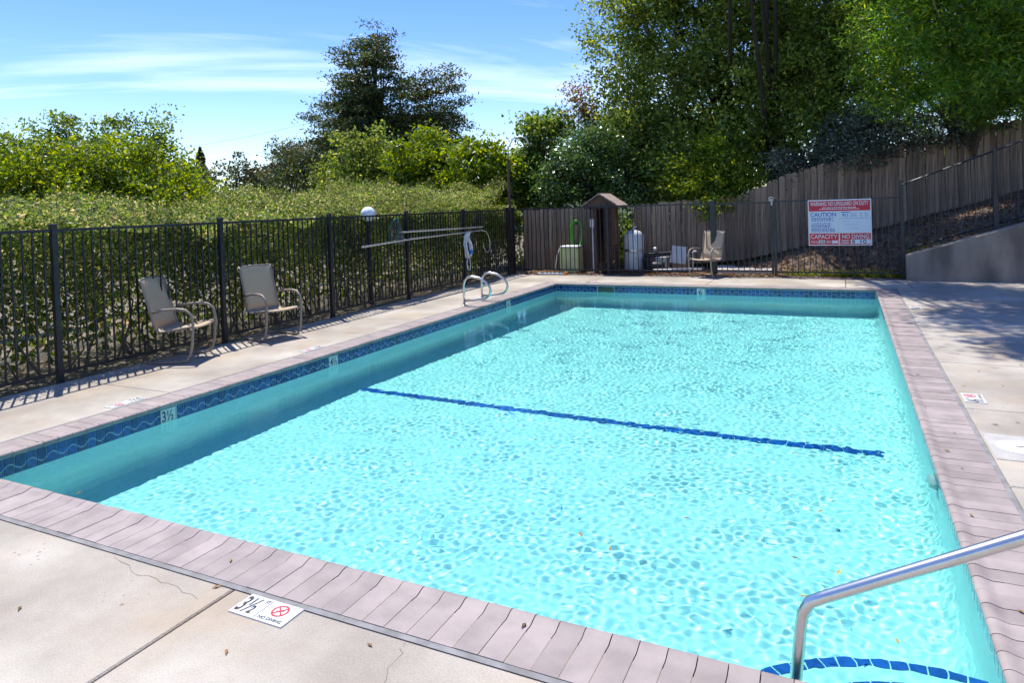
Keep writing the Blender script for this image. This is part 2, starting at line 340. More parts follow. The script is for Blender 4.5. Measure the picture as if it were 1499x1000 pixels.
# mulch bank behind the back fence: a sheet draped 1 cm over the terrain
mv = []; mf_ = []; nxm, nym = 60, 26
for i in range(nxm+1):
    for j in range(nym+1):
        x = -7.3+13.2*i/nxm; yb = 17.3+max(0, (x+1.4)*0.34) if x > -1.4 else 16.9
        y = 15.32+(yb-15.32)*j/nym
        mv.append((x, y, terrain_z(x, y)+0.012+rnd.uniform(0, 0.05)*(1 if 0 < j < nym else 0.2)))
for i in range(nxm):
    for j in range(nym):
        a = i*(nym+1)+j; mf_.append((a, a+nym+1, a+nym+2, a+1))
me = bpy.data.meshes.new('mulch_bank'); me.from_pydata(mv, [], mf_); me.materials.append(MT['mulch'])
tag(link(bpy.data.objects.new('mulch_bank', me)), kind='structure')
# leaf litter on the bank (uncountable)
def leaf_arrays(C, Ln, Wd, rng, up=0.0, axis=None, fold=0.18):
    n = len(C); nrm = rng.normal(size=(n, 3)); nrm[:, 2] += up*np.sign(nrm[:, 2])*.3; nrm /= np.linalg.norm(nrm, axis=1)[:, None]
    a = rng.normal(size=(n, 3)) if axis is None else axis+rng.normal(size=(n, 3))*0.5
    a -= nrm*(a*nrm).sum(1)[:, None]; a /= np.linalg.norm(a, axis=1)[:, None]+1e-9
    b = np.cross(nrm, a)
    Ls = Ln*rng.uniform(0.65, 1.3, (n, 1)); Ws = Wd*rng.uniform(0.65, 1.3, (n, 1))
    V = np.stack([C-a*Ls*0.5, C+b*Ws*0.5+nrm*Ws*fold-a*Ls*0.08, C+a*Ls*0.5-nrm*Ls*0.08, C-b*Ws*0.5+nrm*Ws*fold-a*Ls*0.08], 1).reshape(-1, 3)
    F = np.arange(4*n).reshape(-1, 4); return V, F
rng = np.random.default_rng(11)
n = 4500
px = rng.uniform(-7.2, 5.5, n); py = 15.4+rng.random(n)**1.2*2.0+np.maximum(0, (px+1.4)*0.3)*rng.random(n)
C = np.stack([px, py, [terrain_z(a, b)+0.05 for a, b in zip(px, py)]], 1)
V, F = leaf_arrays(C, 0.07, 0.035, rng, up=1.5)
tag(link(bpy.data.objects.new('leaf_litter', big_mesh('leaf_litter', V, F, LF['rust']))), 'dry brown leaf litter covering the bank behind the back fence', 'leaf litter', kind='stuff')
# ground weeds along the back fence foot
n = 2200; px = np.concatenate([rng.normal(0.2, 0.6, n//2), rng.uniform(-1.2, 1.0, n//2)]); py = 15.55+np.abs(rng.normal(0, 0.16, n))
C = np.stack([px, py, [terrain_z(a, b)+0.03+abs(rng.normal(0, .06)) for a, b in zip(px, py)]], 1)
V, F = leaf_arrays(C, 0.06, 0.02, rng)
tag(link(bpy.data.objects.new('weeds', big_mesh('weeds', V, F, LF['lime']))), 'low green weeds growing along the foot of the back fence', 'weeds', kind='stuff')

# ------------------------------------------------------------------ pool shell
pool = thing('swimming_pool', None, None); tag(pool, kind='structure')
ringdefs = [(-0.03, 0.0), (-0.6, 0.0), ('c', 0.0, 0.22), ('c', 0.02, 0.12), ('c', 0.07, 0.04), ('c', 0.17, 0.0)]
ys = [WY0, YB, WY1]
V = []; F = []
def ring(inset, zf):
    pts = [(WX0+inset, WY0+inset), (WX1-inset, WY0+inset), (WX1-inset, YB), (WX1-inset, WY1-inset), (WX0+inset, WY1-inset), (WX0+inset, YB)]
    return [(x, y, zf(y)) for x, y in pts]
for rd in ringdefs:
    if rd[0] == 'c': V += ring(rd[1], lambda y, u=rd[2]: floor_z(y)+u)
    else: V += ring(rd[1], lambda y, u=rd[0]: u)
for k in range(len(ringdefs)-1):
    for j in range(6): F.append((k*6+j, (k+1)*6+j, (k+1)*6+(j+1) % 6, k*6+(j+1) % 6))
b = (len(ringdefs)-1)*6
F += [(b, b+1, b+2, b+5), (b+5, b+2, b+3, b+4)]
me = bpy.data.meshes.new('pool_shell'); me.from_pydata(V, [], F); me.materials.append(MT['plaster'])
shell = receiver(link(bpy.data.objects.new('pool_shell', me), pool))
# steps in the near right corner
SC = (0.32, 2.45)
def arc_pts(Rr, n=24):
    a0 = math.acos((WX1-SC[0])/Rr); a1 = math.pi-math.asin((WY0-SC[1])/Rr)
    return [(SC[0]+Rr*math.cos(a0+(a1-a0)*i/n), SC[1]+Rr*math.sin(a0+(a1-a0)*i/n)) for i in range(n+1)], a0, a1
for Rr, zt in ((0.97, -0.60), (0.65, -0.37)):
    pts, a0, a1 = arc_pts(Rr)
    st = receiver(MB().prism(pts+[(WX0*0+WX1-Rr if False else pts[-1][0], WY0), (WX1, WY0)], -1.15, zt).build('step', MT['plaster'], pool))
    nt_ = int((a1-a0)*Rr/0.075)
    for k in range(nt_):
        b0 = a0+(a1-a0)*(k+0.05)/nt_; b1 = a0+(a1-a0)*(k+0.95)/nt_; vs = []
        for z in (zt+0.001, zt+0.006):
            vs += [(SC[0]+q*math.cos(t), SC[1]+q*math.sin(t), z) for q, t in ((Rr-0.055, b0), (Rr-0.002, b0), (Rr-0.002, b1), (Rr-0.055, b1))]
        receiver(MB().add(vs, [(3, 2, 1, 0), (4, 5, 6, 7), (0, 1, 5, 4), (1, 2, 6, 5), (2, 3, 7, 6), (3, 0, 4, 7)]).build('step_tile', MT['line_tile'], st))
# blue tile line across the floor break
ltm = MB().box((0, 0, 0), (0.145, 0.11, 0.012)).mesh('line_tile', MT['line_tile'])
k = 0; x = -5.22
while x < 0.25:
    receiver(inst('line_tile', ltm, pool, (x+0.075, YB+rnd.uniform(-.004, .004), floor_z(YB)+0.004), (0, 0, rnd.uniform(-.03, .03)))); x += 0.152
# waterline tile band
ZT0, ZT1 = -0.205, -0.042
TWD = 0.0765
grout = MB()
grout.box((WX0+0.002, (WY0+WY1)/2, (ZT0+ZT1)/2), (0.004, WY1-WY0-0.02, ZT1-ZT0+0.008)).box((WX1-0.002, (WY0+WY1)/2, (ZT0+ZT1)/2), (0.004, WY1-WY0-0.02, ZT1-ZT0+0.008))
grout.box(((WX0+WX1)/2, WY1-0.002, (ZT0+ZT1)/2), (WX1-WX0-0.02, 0.004, ZT1-ZT0+0.008)).box(((WX0+WX1)/2, WY0+0.002, (ZT0+ZT1)/2), (WX1-WX0-0.02, 0.004, ZT1-ZT0+0.008))
receiver(grout.build('tile_grout', MT['tile_grout'], pool))
tm = MB().box((0, 0, 0), (0.008, TWD-0.008, ZT1-ZT0)).mesh('waterline_tile', MT['tile'])
MARK_L = [4.17, 6.42, 11.2]; MARK_F = [-2.55]
rest = MB(); zc = (ZT0+ZT1)/2
nL = int((WY1-WY0-0.02)/TWD); nF = int((WX1-WX0-0.02)/TWD)
for k in range(nL):
    y = WY0+0.01+TWD*(k+0.5)
    if all(abs(y-q) > 0.083 for q in MARK_L): receiver(inst('waterline_tile', tm, pool, (WX0+0.007, y, zc)))
    rest.box((WX1-0.007, y, zc), (0.008, TWD-0.005, ZT1-ZT0))
for k in range(nF):
    x = WX0+0.01+TWD*(k+0.5)
    if abs(x+2.55) > 0.083 and not (-4.66 < x < -4.30): receiver(inst('waterline_tile', tm, pool, (x, WY1-0.007, zc), (0, 0, R_(90))))
    rest.box((x, WY0+0.007, zc), (TWD-0.005, 0.008, ZT1-ZT0))
tag(receiver(rest.build('waterline_tiles_far_side', MT['tile'], pool)), kind='stuff'); bpy.data.objects['waterline_tiles_far_side'].name = 'waterline_tile_rows'
# raised wavy line running along the tiles
def wave_strip(fn, n):
    m_ = MB(); prev = None
    for i in range(n+1):
        p, q = fn(i); m_.v += [p, q]
        if i: a = 2*i; m_.f.append((a-2, a, a+1, a-1))
    return m_
def wz(s): return zc+0.012+0.022*math.sin(s/TWD*math.pi)
nW = nL*8
receiver(wave_strip(lambda i: ((WX0+0.0125, WY0+0.01+TWD*i/8, wz(TWD*i/8)-0.004), (WX0+0.0125, WY0+0.01+TWD*i/8, wz(TWD*i/8)+0.004)), nW).build('wave_line', MT['tile_grout'], pool))
receiver(wave_strip(lambda i: ((WX0+0.01+TWD*i/8, WY1-0.0125, wz(TWD*i/8)-0.004), (WX0+0.01+TWD*i/8, WY1-0.0125, wz(TWD*i/8)+0.004)), nF*8).build('wave_line', MT['tile_grout'], pool))
# depth markers on the tile band
def face_marker(s, loc, rz):
    t = receiver(MB().box((0, 0, 0), (0.148, 0.010, 0.155)).build('depth_marker', MT['marker'], pool, loc=loc)); t.rotation_euler = (0, 0, rz)
    rr = inst('lettering', text_mesh(s, MT['print_black'], 0.115 if len(s) > 1 else 0.06, 0.10), t, (-0.004, -0.0065, 0.012), (R_(90), 0, 0)); receiver(rr)
    return t
for y, s in zip(MARK_L, ('3½', '4½', '6')): tag(face_marker(s, (WX0+0.009, y, zc+0.002), R_(90)), 'white depth marker tile reading %s' % s.replace('½', ' and a half'))
tag(face_marker('6', (-2.55, WY1-0.009, zc+0.002), 0), 'white depth marker tile reading 6 on far wall')
# skimmer mouth on the far wall
sk = MB(); sk.box((-4.48, WY1-0.003, -0.125), (0.34, 0.012, 0.15)); skm = receiver(sk.build('skimmer_mouth', MT['dark_pipe'], pool))
receiver(MB().box((-4.48, WY1-0.012, -0.115), (0.30, 0.006, 0.09)).build('skimmer_weir', mat('weir_olive', (0.07, 0.10, 0.07), 0.5), skm))
# light fitting on the right wall
lt_ = MB().lathe([(0.10, 0), (0.10, 0.02), (0.075, 0.045), (0.0, 0.05)], n=20).build('underwater_light', MT['white'], pool, True, (WX1-0.002, 5.2, -0.32)); lt_.rotation_euler = (0, R_(-90), 0); receiver(lt_)

# coping bricks: bullnosed, each its own piece
BW = 0.1095
prof = [(0.0, -0.06), (0.0, 0.0), (0.215, 0.0), (0.236, -0.002), (0.254, 0.001), (0.271, 0.007), (0.288, 0.0115), (0.303, 0.0105), (0.315, 0.004), (0.320, -0.006), (0.312, -0.024), (0.20, -0.06)]
def brick_mesh(width):
    k = len(prof); h = width/2-0.0022
    vs = [(-h, p, z) for p, z in prof]+[(h, p, z) for p, z in prof]
    vs = vs+vs
    fs = [tuple(2*k+i for i in range(k)), tuple(2*k+i for i in range(2*k-1, k-1, -1))]+[(i, k+i, k+(i+1) % k, (i+1) % k) for i in range(k)]
    m_ = MB(); m_.add(vs, fs); me = m_.mesh('coping_brick', MT['coping'])
    me.polygons.foreach_set('use_smooth', [4 <= i <= 11 for i in range(len(fs))]); return me
def coping_row(p0, dirv, length, rz, joined=False):
    nb = round(length/BW); bw = length/nb; me = brick_mesh(bw); jm = MB()
    for k in range(nb):
        s = (k+0.5)*bw; loc = (p0[0]+dirv[0]*s, p0[1]+dirv[1]*s, rnd.uniform(-.0015, .0015)); rot = rz+rnd.uniform(-.002, .002)
        if joined:
            mx_ = Matrix.Translation(loc) @ Matrix.Rotation(rot, 4, 'Z'); jm.add([mx_ @ v.co for v in me.vertices], [tuple(p.vertices) for p in me.polygons])
        else: inst('coping_brick', me, pool, loc, (0, 0, rot))
    if joined: tag(jm.build('coping_brick_row', MT['coping'], pool, True), kind='stuff')
coping_row((X0, Y0-CW), (1, 0), X1-X0, 0)                       # near: local +y towards the water
coping_row((X1+CW, Y0), (0, 1), Y1-Y0, R_(90))                  # right
coping_row((X0-CW, Y1), (0, -1), Y1-Y0, R_(-90))                # left
coping_row((X1, Y1+CW), (-1, 0), X1-X0, R_(180), True)          # far
cb = MB().chbox(-CW/2+0.004, CW/2-0.004, -CW/2+0.004, CW/2-0.004, -0.06, 0.0, 0.008).mesh('corner_brick', MT['coping'])
for x, y in ((X0-CW/2, Y0-CW/2), (X1+CW/2, Y0-CW/2), (X1+CW/2, Y1+CW/2), (X0-CW/2, Y1+CW/2)): inst('corner_brick', cb, pool, (x, y, 0))
mo = MB()   # mortar bed under the bricks
def bed(x0, x1, y0, y1): mo.box(((x0+x1)/2, (y0+y1)/2, -0.0325), (x1-x0, y1-y0, 0.061))
BI = 0.122
bed(X0-CW+.002, X1+CW-.002, Y0-CW+.002, Y0-BI); bed(X0-CW+.002, X1+CW-.002, Y1+BI, Y1+CW-.002)
bed(X0-CW+.002, X0-BI, Y0-BI, Y1+BI); bed(X1+BI, X1+CW-.002, Y0-BI, Y1+BI)
mo.tube([(X0-.09, Y0-.09, -.043), (X1+.09, Y0-.09, -.043), (X1+.09, Y1+.09, -.043), (X0-.09, Y1+.09, -.043), (X0-.09, Y0-.09, -.043)], .03, 4)
mo.build('mortar_bed', MT['mortar'], pool)
nose = MB()  # mortar in the joints of the raised lip
nose.tube([(X0-0.021, Y0-0.021, -0.008), (X1+0.021, Y0-0.021, -0.008), (X1+0.021, Y1+0.021, -0.008), (X0-0.021, Y1+0.021, -0.008), (X0-0.021, Y0-0.021, -0.008)], 0.0165, 6)
nose.build('mortar_lip', MT['mortar'], pool)

# ------------------------------------------------------------------ water with real ripples
nx, ny = 600, 1080
r8 = np.random.default_rng(3)
kx = np.fft.fftfreq(nx, (WX1-WX0)/nx)*2*np.pi; ky = np.fft.fftfreq(ny, (WY1-WY0)/ny)*2*np.pi
K = np.hypot(kx[:, None], ky[None]); lam = 2*np.pi/np.maximum(K, 1e-3)
spec = np.exp(-0.5*(np.log(lam/0.092)/0.42)**2)*(lam > 0.05)+0.5*np.exp(-0.5*(np.log(lam/0.6)/0.35)**2)
h = np.fft.ifft2(np.fft.fft2(r8.normal(size=(nx, ny)))*spec).real
h *= 0.00021/h.std()
xs_ = np.linspace(WX0+0.001, WX1-0.001, nx); ys_ = np.linspace(WY0+0.001, WY1-0.001, ny)
GX, GY = np.meshgrid(xs_, ys_, indexing='ij')
# livelier water near the return jet, calmer by the left wall
amp = 0.9+0.2*np.exp(-(((GX+2.2)/1.6)**2+((GY-3.5)/1.2)**2))+0.25*np.exp(-(((GX-0.2)/1.0)**2+((GY-5)/1.5)**2))-0.35*np.exp(-((GX-WX0)/0.8)**2)
pk_ = np.exp(-0.5*(np.log(lam/1.1)/0.4)**2); patch = np.fft.ifft2(np.fft.fft2(r8.normal(size=(nx, ny)))*pk_).real; patch /= patch.std()
amp = amp*np.clip(1+0.22*patch, .5, 1.35)
V = np.stack([GX, GY, WATER+h*amp], -1).reshape(-1, 3)
i_ = np.arange(nx-1)[:, None]*ny+np.arange(ny-1)[None]
F = np.stack([i_, i_+ny, i_+ny+1, i_+1], -1).reshape(-1, 4)
wm = bpy.data.materials.new('pool_water'); wm.use_nodes = True; n_ = wm.node_tree.nodes; n_.clear()
out = n_.new('ShaderNodeOutputMaterial'); g_ = n_.new('ShaderNodeBsdfGlass'); g_.inputs['IOR'].default_value = 1.33; g_.inputs['Roughness'].default_value = 0.0; g_.inputs['Color'].default_value = (0.68, 0.995, 0.975, 1)
wm.node_tree.links.new(g_.outputs[0], out.inputs['Surface'])
water = link(bpy.data.objects.new('pool_water', big_mesh('pool_water', V, F, wm, True))); tag(water, kind='structure')
water.cycles.is_caustics_caster = True

# ------------------------------------------------------------------ deck
deck = MB()
def ringdeck(z):
    o = [(-7.43, -6), (6, -6), (6, 15.25), (-7.43, 15.25)]; i2 = [(X0-CW-.01, Y0-CW-.01), (X1+CW+.01, Y0-CW-.01), (X1+CW+.01, Y1+CW+.01), (X0-CW-.01, Y1+CW+.01)]
    deck.add([(x, y, z) for x, y in o+i2], [(0, 1, 5, 4), (1, 2, 6, 5), (2, 3, 7, 6), (3, 0, 4, 7)])
ringdeck(-0.03)
pool_deck = deck.build('pool_deck', MT['joint']); tag(pool_deck, kind='structure')
MS = 0.03
ox0, ox1, oy0, oy1 = X0-CW-MS, X1+CW+MS, Y0-CW-MS, Y1+CW+MS
def slab(x0, x1, y0, y1, g=0.006):
    return MB().chbox(x0+g, x1-g, y0+g, y1-g, -0.1, 0.0, 0.007).build('slab', MT['deck'], pool_deck)
nearx = [-7.43, -5.2, -2.53, 0.35, 3.2, 6]
for a, b in zip(nearx, nearx[1:]):
    for c0, c1 in ((-6, -2.2), (-2.2, oy0)): slab(a, b, c0, c1, 0.006)
ly = [oy0, 4.45, 7.55, 10.7, oy1]
for a, b in zip(ly, ly[1:]): slab(-7.43, ox0, a, b, 0.004)
ry = [oy0, 4.7, 6.29, 7.93, 9.70, 11.7, oy1]
for a, b in zip(ry, ry[1:]):
    slab(ox1, 3.4, a, b, 0.005); slab(3.4, 6, a, b, 0.005)
fx = [-7.43, -5.0, -2.5, 0.0, 1.06, 3.4, 6]
for a, b in zip(fx, fx[1:]): slab(a, b, oy1, 15.25 if b <= 1.1 else 15.1, 0.004)
ms = MB()
for (x0, x1, y0, y1) in ((ox0, ox1, oy0, oy0+MS), (ox0, ox1, oy1-MS, oy1), (ox0, ox0+MS, oy0+MS, oy1-MS), (ox1-MS, ox1, oy0+MS, oy1-MS)):
    ms.box(((x0+x1)/2, (y0+y1)/2, -0.0255), (x1-x0, y1-y0, 0.044))
ms.build('mastic_joint', MT['mastic'], pool_deck)
# hairline cracks
def crack(pts, wd=0.003):
    m_ = MB(); rr = random.Random(len(pts)); P = []
    for (a, b) in zip(pts, pts[1:]):
        for t in (0, .2, .4, .6, .8): P.append((a[0]+(b[0]-a[0])*t+rr.uniform(-.012, .012), a[1]+(b[1]-a[1])*t+rr.uniform(-.012, .012)))
    for i, p in enumerate(P):
        ww = wd*rr.uniform(.3, 1); m_.v += [(p[0], p[1]-ww/2, 0.0012), (p[0]+ww*.5, p[1]+ww/2, 0.0012)]
        if i: a = 2*i; m_.f.append((a-2, a, a+1, a-1))
    m_.build('crack', MT['crack'], pool_deck)
crack([(-3.34, 2.17), (-3.1, 2.10), (-2.86, 2.095), (-2.556, 2.06)]); crack([(-1.58, 2.18), (-1.56, 2.06), (-1.52, 1.9), (-1.55, 1.5)], 0.003)
# expansion joint note plates: depth tags set in the deck
def deck_tag(loc, rz, wd, hg, num, full=True):
    t = MB().box((0, 0, 0), (wd, hg, 0.006)).build('deck_depth_tag', MT['marker'], loc=(loc[0], loc[1], 0.003)); t.rotation_euler = (0, 0, rz)
    z = 0.0042
    inst('lettering', text_mesh(num, MT['print_grey'] if False else MT['print_black'], wd*0.30, hg*0.78), t, (-wd*0.32, 0.0, z))
    inst('lettering', text_mesh('FT', MT['print_black'], wd*0.07, hg*0.16), t, (-wd*0.10, hg*0.32, z))
    inst('divider', quad_plate(0.002, hg*0.9, MT['print_black']), t, (-wd*0.045, 0, z))
    # no diving sign: ring, bar and a diver
    rg = MB(); n = 28; r0, r1 = hg*0.23, hg*0.29
    for k in range(n):
        a, b = 2*math.pi*k/n, 2*math.pi*(k+1)/n
        rg.add([(r0*math.cos(a), r0*math.sin(a), 0), (r1*math.cos(a), r1*math.sin(a), 0), (r1*math.cos(b), r1*math.sin(b), 0), (r0*math.cos(b), r0*math.sin(b), 0)], [(0, 1, 2, 3)])
    rg.box((0, 0, 0), (2*r0, hg*0.05, 0.0005), R_(-45)).box((0, 0, 0), (2*r0, hg*0.05, 0.0004), R_(45))
    inst('no_diving_symbol', rg.mesh('no_diving_symbol', MT['print_red']), t, (wd*0.22, hg*0.12, z))
    dv = MB().box((0, 0, 0), (r0*1.1, hg*0.045, 0.0003), R_(20)).box((-r0*.35, -r0*.3, 0), (r0*.5, hg*0.04, 0.0003), R_(70))
    inst('diver_symbol', dv.mesh('diver_symbol', MT['print_black']), t, (wd*0.22, hg*0.12, z-0.0006))
    inst('lettering', text_mesh('NO DIVING', MT['print_black'], wd*0.42, hg*0.13), t, (wd*0.22, -hg*0.34, z))
    return t
tag(deck_tag((-2.262, 2.113), 0, 0.30, 0.135, '3½'), 'white depth plate reading three and a half feet no diving on the near deck', 'depth plate')
tag(deck_tag((ox0-0.09, 4.05), R_(-90), 0.33, 0.13, '3½'), 'white depth plate on left deck by the nearer chair', 'depth plate')
tag(deck_tag((ox0-0.09, 6.5), R_(-90), 0.33, 0.13, '4½'), 'white depth plate on left deck beside the farther chair', 'depth plate')
tag(deck_tag((ox1+0.10, 6.6), R_(90), 0.27, 0.15, '4½'), 'white depth plate with red symbol on right deck near the pale lid', 'depth plate')
tag(deck_tag((ox1+0.10, 11.6), R_(90), 0.3, 0.14, '6'), 'white depth plate on right deck close to the tree shadow', 'depth plate')
tag(deck_tag((-4.9, oy1+0.10), 0, 0.3, 0.13, '6'), 'white depth plate on far deck behind the pool', 'depth plate')
# white painted skimmer cover on the right deck
cv = thing('skimmer_cover', 'pale square cover with round lid set in the right deck', 'cover', (1.03, 5.41, 0))
MB().chbox(-0.20, 0.24, -0.26, 0.26, 0.0, 0.005, 0.002).build('frame', mat('worn_white_paint', (0.42, 0.40, 0.365), 0.7, nscale=9, nvar=0.1), cv)
MB().lathe([(0.135, 0.0), (0.135, 0.008), (0.125, 0.011), (0.0, 0.012)], (-0.03, 0, 0.001), 28).build('round_lid', MT['white'], cv)
MB().box((-0.03, 0, 0.0135), (0.05, 0.012, 0.002)).build('finger_slot', MT['joint'], cv)

# ------------------------------------------------------------------ retaining wall with its sloped railing
xs = [1.06, 1.09, 1.2, 1.5, 2, 2.5, 3, 3.5, 4, 4.5, 5, 5.5, 6]
m_ = MB()
def wsec(x, top, inset=0):
    return [(x, 15.10+inset, -0.08), (x, 15.10+inset, top-0.03), (x, 15.125+inset, top), (x, 15.27, top), (x, 15.30, top-0.03), (x, 15.30, -0.08)]
for x in xs: m_.v += wsec(x, wall_top(x) if x > 1.07 else wall_top(x)-0.02)
for i in range(len(xs)-1):
    for j in range(6): a = i*6+j; b = i*6+(j+1) % 6; m_.f.append((a, a+6, b+6, b))
m_.f += [tuple(range(6)), tuple((len(xs)-1)*6+j for j in range(5, -1, -1))]
tag(m_.build('retaining_wall', MT['wall']), 'low grey concrete retaining wall with a sloping top beside the right deck', 'wall')
sr = thing('sloped_railing', 'black iron railing climbing above the concrete retaining wall', 'railing', (1.03, 15.42, 0))
def rail_z(x): return 1.86+(x-1.03)*0.372
pk = MB().box((0, 0, 0.5), (0.014, 0.014, 1.0)).mesh('picket', MT['iron'])
x = 1.03+0.11
while x < 5.4:
    if abs(x-2.55) > 0.05 and abs(x-4.1) > 0.05:
        zb = wall_top(x)+0.07; inst('picket', pk, sr, (x-1.03, 0, zb), (0, 0, 0), (1, 1, rail_z(x)-zb))
    x += 0.11
MB().tube([(0, 0, rail_z(1.03)), (4.4, 0, rail_z(5.43))], 0.017, 4).build('top_rail', MT['iron'], sr)
MB().tube([(0.05, 0, wall_top(1.1)+0.08), (4.4, 0, wall_top(5.43)+0.08)], 0.014, 4).build('bottom_rail', MT['iron'], sr)
for x in (2.55, 4.1):
    p = MB().box((0, 0, (rail_z(x)+0.04+wall_top(x)-0.05)/2), (0.055, 0.055, rail_z(x)+0.04-wall_top(x)+0.05)).build('post', MT['iron'], sr, loc=(x-1.03, 0, 0))
    MB().box((0, 0, wall_top(x)+0.28), (0.075, 0.075, 0.62)).build('post_sleeve', MT['iron'], p)

# ------------------------------------------------------------------ iron fences
FH = 1.62
def fence(name, label, A, B, post_s, spacing, first_post=True, hp=FH+0.04):
    A = Vector(A); B = Vector(B); d = (B-A); Lg = d.length; ang = math.atan2(d.y, d.x)
    t = thing(name, label, 'fence', (A.x, A.y, 0), ang)
    pm = MB().box((0, 0, hp/2-0.03), (0.056, 0.056, hp+0.06)).mesh('post', MT['iron']); cap = MB().chbox(-.034, .034, -.034, .034, hp, hp+0.016, 0.006).mesh('post_cap', MT['iron'])
    for s in post_s:
        p = inst('post', pm, t, (s, 0, 0)); inst('post_cap', cap, p)
    MB().box((Lg/2, 0, FH-0.015), (Lg, 0.032, 0.03)).build('top_rail', MT['iron'], t)
    MB().box((Lg/2, 0, 0.10), (Lg, 0.032, 0.03)).build('bottom_rail', MT['iron'], t)
    pm2 = MB().box((0, 0, 0.10+(FH-0.12)/2), (0.016, 0.016, FH-0.12)).mesh('picket', MT['iron'])
    s = spacing
    while s < Lg-0.03:
        if all(abs(s-q) > 0.045 for q in post_s): inst('picket', pm2, t, (s, 0, 0), (rnd.uniform(-.004, .004), rnd.uniform(-.004, .004), 0))
        s += spacing
    return t
FX = -7.5
fence('iron_fence', 'long black iron picket fence along the left deck in front of the hedge', (FX, 2.2, 0), (FX, 15.5, 0), [0, 2.15, 4.29, 6.44, 8.60, 10.77, 12.94, 13.27], 0.1024)
BY = 15.5
fence('iron_fence', 'black iron fence left of the gate across the far end of the deck', (FX+0.04, BY, 0), (-2.62, BY, 0), [2.42, 4.82], 0.112)
fence('iron_fence', 'black iron fence section carrying the warning sign', (-1.33, BY, 0), (1.03, BY, 0), [0, 2.36], 0.112, hp=FH+0.04)
bpy.data.objects['iron_fence.002'].location.y = BY
MB().box((2.36, 0, 0.95), (0.06, 0.06, 1.98)).build('post', MT['iron'], bpy.data.objects['iron_fence.002'])
gt = thing('iron_gate', 'black iron gate with latch behind the far patio chair', 'gate', (-2.56, BY, 0))
for x in (0.0, 1.17): MB().box((x, 0, 0.83), (0.04, 0.04, 1.56)).build('stile', MT['iron'], gt)
MB().box((0.585, 0, FH-0.03), (1.13, 0.03, 0.03)).build('top_rail', MT['iron'], gt); MB().box((0.585, 0, 0.12), (1.13, 0.03, 0.03)).build('bottom_rail', MT['iron'], gt)
gp = MB().box((0, 0, 0.86), (0.016, 0.016, FH-0.16)).mesh('picket', MT['iron'])
for k in range(1, 10): inst('picket', gp, gt, (k*0.117, 0, 0))
MB().box((-0.03, 0, 0.85), (0.06, 0.07, 1.62)).build('hinge_post', MT['iron'], gt)
la = MB().box((1.17, -0.03, FH+0.02), (0.09, 0.03, 0.05)).tube([(1.12, -0.03, FH+0.045), (1.14, -0.03, FH+0.075), (1.2, -0.03, FH+0.075), (1.225, -0.03, FH+0.045)], 0.009, 6).box((1.18, -0.035, FH-0.05), (0.035, 0.03, 0.09))
la.build('latch', MT['beige_box'], gt)

# warning sign on the back fence
SW, SH = 1.17, 0.945
sg = thing('warning_sign', 'white red and blue pool rules sign wired to the back fence', 'sign', (-0.09, BY-0.055, 1.135))
MB().box((0, 0.006, 0), (SW, 0.008, SH)).build('board', MT['print_white'], sg)
def plate(x0, x1, z0, z1, m, name='panel', dy_=0.0):
    me = MB().add([(x0, 0, z0), (x1, 0, z0), (x1, 0, z1), (x0, 0, z1)], [(0, 1, 2, 3)]).mesh(name, m); return inst(name, me, sg, (0, -0.0005-dy_, 0))
def stext(s, cx__, cz__, wd, hg, m): return inst('lettering', text_mesh(s, m, wd, hg), sg, (cx__, -0.0035, cz__), (R_(90), 0, 0))
hw = SW/2; hh = SH/2
plate(-hw+.02, hw-.02, hh-0.235, hh-0.025, MT['print_red'], 'red_panel')
stext('WARNING: NO LIFEGUARD ON DUTY', 0, hh-0.085, SW-0.10, 0.085, MT['print_white'])
for k, (wd, cz__) in enumerate(((0.62, hh-0.165), (0.74, hh-0.195))):
    xx = -wd/2
    while xx < wd/2:
        q = rnd.uniform(.02, .05); plate(xx, min(xx+q, wd/2), cz__-0.008, cz__+0.008, MT['print_white'], 'fine_print', 0.001); xx += q+0.01
plate(-hw+.02, -0.02, -hh+0.27, hh-0.25, MT['print_pale'], 'blue_panel'); plate(0.005, hw-.02, -hh+0.27, hh-0.25, MT['print_pale'], 'blue_panel')
stext('CAUTION', -0.30, hh-0.305, 0.48, 0.08, MT['print_blue'])
for k in range(11):
    cz__ = hh-0.375-k*0.028
    if k in (3,): continue
    xx = -hw+0.06; e = -0.06-rnd.uniform(0, .12)
    while xx < e:
        q = rnd.uniform(.02, .06); plate(xx, min(xx+q, e), cz__-0.007, cz__+0.007, MT['print_blue'], 'fine_print', 0.001); xx += q+0.012
stext('911', 0.11, hh-0.325, 0.10, 0.075, MT['print_blue'])
plate(0.03, 0.19, hh-0.275, hh-0.262, MT['print_blue'], 'fine_print', 0.001)
for k, (x, wd) in enumerate(((0.27, .10), (0.40, .05), (0.49, .06))):
    for q in range(3): plate(x-wd/2, x+wd/2, hh-0.30-q*0.03, hh-0.288-q*0.03, MT['print_grey'], 'fine_print', 0.001)
plate(0.005, hw-.02, hh-0.395, hh-0.390, MT['print_blue'], 'rule_line', 0.001)
plate(0.205, 0.209, hh-0.39, hh-0.255, MT['print_blue'], 'rule_line', 0.001)
for k, (x0, x1) in enumerate(((0.06, .2), (0.07, .34), (0.1, .36))):
    plate(x0, x1, hh-0.45-k*0.075, hh-0.442-k*0.075, MT['print_grey'], 'handwriting', 0.001)
    plate(0.02, hw-.04, hh-0.485-k*0.075, hh-0.483-k*0.075, MT['print_grey'], 'rule_line', 0.001)
plate(-hw+.02, -0.02, -hh+0.02, -hh+0.25, MT['print_red'], 'red_panel'); plate(0.005, hw-.02, -hh+0.02, -hh+0.25, MT['print_red'], 'red_panel')
